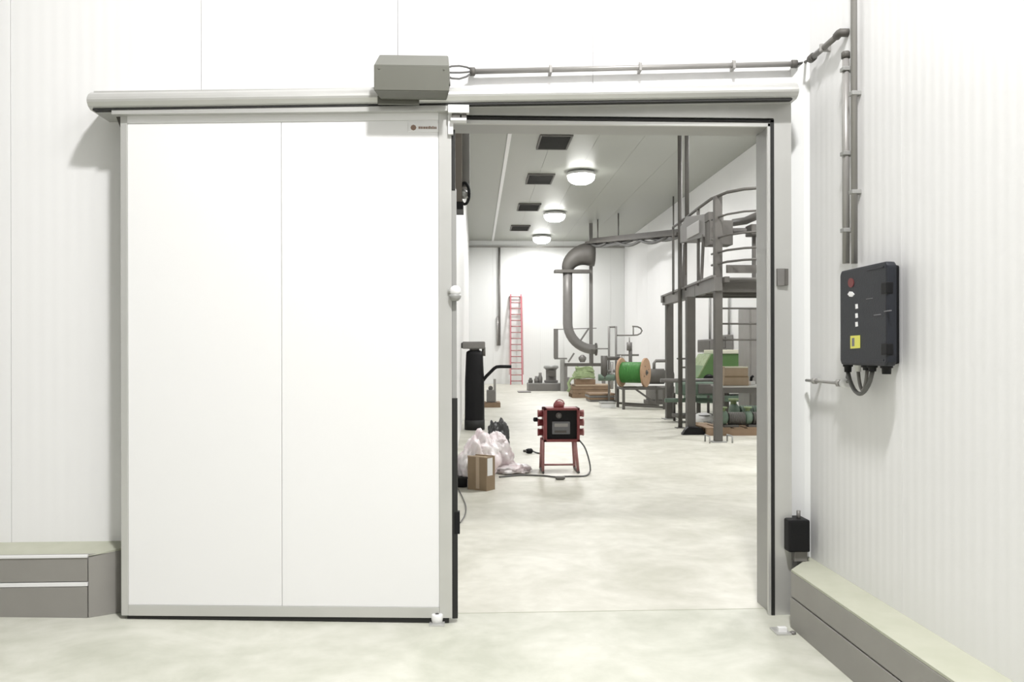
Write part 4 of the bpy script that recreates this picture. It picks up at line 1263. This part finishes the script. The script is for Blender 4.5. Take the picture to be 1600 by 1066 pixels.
# ---------------------------------------------------------------- red power stand
YU = 11.0
hx0, hx1 = PY(846, 660, YU).x, PY(906, 660, YU).x
zb_, zt_ = PY(875, 691, YU).z, PY(875, 638, YU).z
ps = thing('power_distributor', 'red portable power distributor stand with dark front on the hall floor', 'power board', ((hx0 + hx1) / 2, YU + .1, 0))
fm = MB()
fm.box(hx0 + .03, hx1, YU, YU + .34, zt_ - .03, zt_, .006)
fm.box(hx0 + .03, hx1, YU, YU + .34, zb_, zb_ + .035, .006)
fm.box(hx0 + .03, hx0 + .075, YU, YU + .34, zb_, zt_, .006)
fm.box(hx1 - .035, hx1, YU, YU + .34, zb_, zt_, .006)
build('housing', fm, 'red', ps)
build('front_panel', MB().box(hx0 + .07, hx1 - .03, YU + .06, YU + .33, zb_ + .03, zt_ - .02), 'black', ps)
cxm = (hx0 + hx1) / 2 + .01
mod = build('breaker_module', MB().box(cxm - .12, cxm + .12, YU + .03, YU + .08, zb_ + .1, zb_ + .27, .008), 'grey_print', ps)
build('meter_window', MB().box(cxm - .09, cxm + .09, YU + .022, YU + .034, zb_ + .2, zb_ + .245, .003), 'steel', mod)
build('switch_row', MB().box(cxm - .09, cxm + .07, YU + .022, YU + .034, zb_ + .12, zb_ + .15, .003), 'steel_dark', mod)
build('main_switch', MB().lathe((cxm - .03, YU + .062, zt_ - .1), (0, -1, 0), [(0, .04), (.03, .04), (.035, .02), (.05, .018)], 12), 'steel_mid', ps)
for s, x0 in ((-1, hx0 + .03), (1, hx1)):
    for zz in (zt_ - .08, zt_ - .2, zt_ - .33):
        build('socket', MB().lathe((x0, YU + .14, zz), (s, 0, 0), [(0, .045), (.05, .045), (.055, .05), (.07, .05)], 12), 'red' if s < 0 else 'red_pale', ps)
build('socket_plug', MB().lathe((hx0 - .04, YU + .14, zt_ - .16), (-1, 0, 0), [(0, .03), (.05, .03), (.06, .015)], 10), 'black', ps)
dm = PY(873, 636, YU + .15)
build('lamp_dome', MB().lathe((dm.x, YU + .15, zt_), (0, 0, 1), [(0, .07), (.03, .075), (.06, .065), (.085, .03)], 16), 'red', ps)
build('lifting_ring', MB().tube(arc((dm.x + .01, YU + .15, zt_ + .04), .065, 0, math.pi, 8, (1, 0, 0), (0, 0, 1)), .008, 8), 'red_pale', ps)
for px0, px1, s in ((849, 848, -1), (899, 903, 1)):
    for yy0, yy1 in ((YU + .03, YU - .02), (YU + .3, YU + .38)):
        build('leg', MB().tube([(PY(px0, 690, YU).x, yy0, zb_ + .03), (PY(px1, 690, YU).x, yy1, 0.015)], .02, 10), 'red_pale', ps)
    x_ = PY(px1, 690, YU).x
    build('skid', MB().tube([(x_, YU - .08, .015), (x_, YU + .42, .015)], .016, 8), 'steel_dark', ps)
build('cross_bar', MB().tube([(PY(848, 690, YU).x, YU + .36, .06), (PY(903, 690, YU).x, YU + .36, .06)], .014, 8), 'red_pale', ps)

cb_pts = [PY(905, 688, YU + .1), PY(914, 700, YU + .05), PY(921, 722, YU), PZ(922, 738), PZ(915, 745), PZ(885, 746), PZ(868, 747), PZ(850, 745), PZ(820, 744), PZ(800, 745), PZ(780, 747)]
def smooth_path(P, n=6):
    out = []
    P = [Vector(p) for p in P]
    for i in range(len(P) - 1):
        a, b, c, d = P[max(i - 1, 0)], P[i], P[i + 1], P[min(i + 2, len(P) - 1)]
        for k in range(n):
            t = k / n
            out.append(.5 * ((2 * b) + (c - a) * t + (2 * a - 5 * b + 4 * c - d) * t * t + (3 * b - a - 3 * c + d) * t ** 3))
    out.append(P[-1])
    return out
sp = smooth_path(cb_pts)
for p in sp:
    p.z = max(p.z, .012)
pc_ = thing('power_cable', 'grey power cable looping on the floor around the red power stand', 'cable', (sp[-1].x, sp[-1].y, 0))
build('cord', MB().tube(sp, .011, 8), 'cable', pc_)
build('connector', MB().lathe(PZ(868, 747, .025), (1, 0, 0), [(0, .018), (.02, .025), (.1, .025), (.12, .015)], 10), 'steel_mid', pc_)
p = PZ(828, 709)
plg = thing('cable_plug', 'small black cable plug on the floor left of the red power stand', 'plug', p)
build('body', MB().lathe((p.x - .06, p.y, .04), (1, .3, 0), [(0, .03), (.03, .04), (.09, .04), (.11, .02)], 12), 'black', plg)
build('cord', MB().tube(smooth_path([(p.x + .04, p.y + .02, .04), (p.x + .1, p.y, .015), (p.x + .16, p.y - .1, .012), (p.x + .18, p.y - .3, .012)]), .012, 8), 'cable', plg)
build('pins', MB().tube([(p.x - .05, p.y, .04), (p.x - .1, p.y - .03, .045)], .02, 8), 'steel_dark', plg)
wsp = smooth_path([PZ(716, 764, .01), PZ(723, 778, .01), PZ(728, 792, .01), PZ(726, 806, .01), PZ(719, 817, .01)])
tag(build('loose_wire', MB().tube(wsp, .006, 6), 'cable'), 'thin grey wire curling on the floor at the door edge', 'wire')
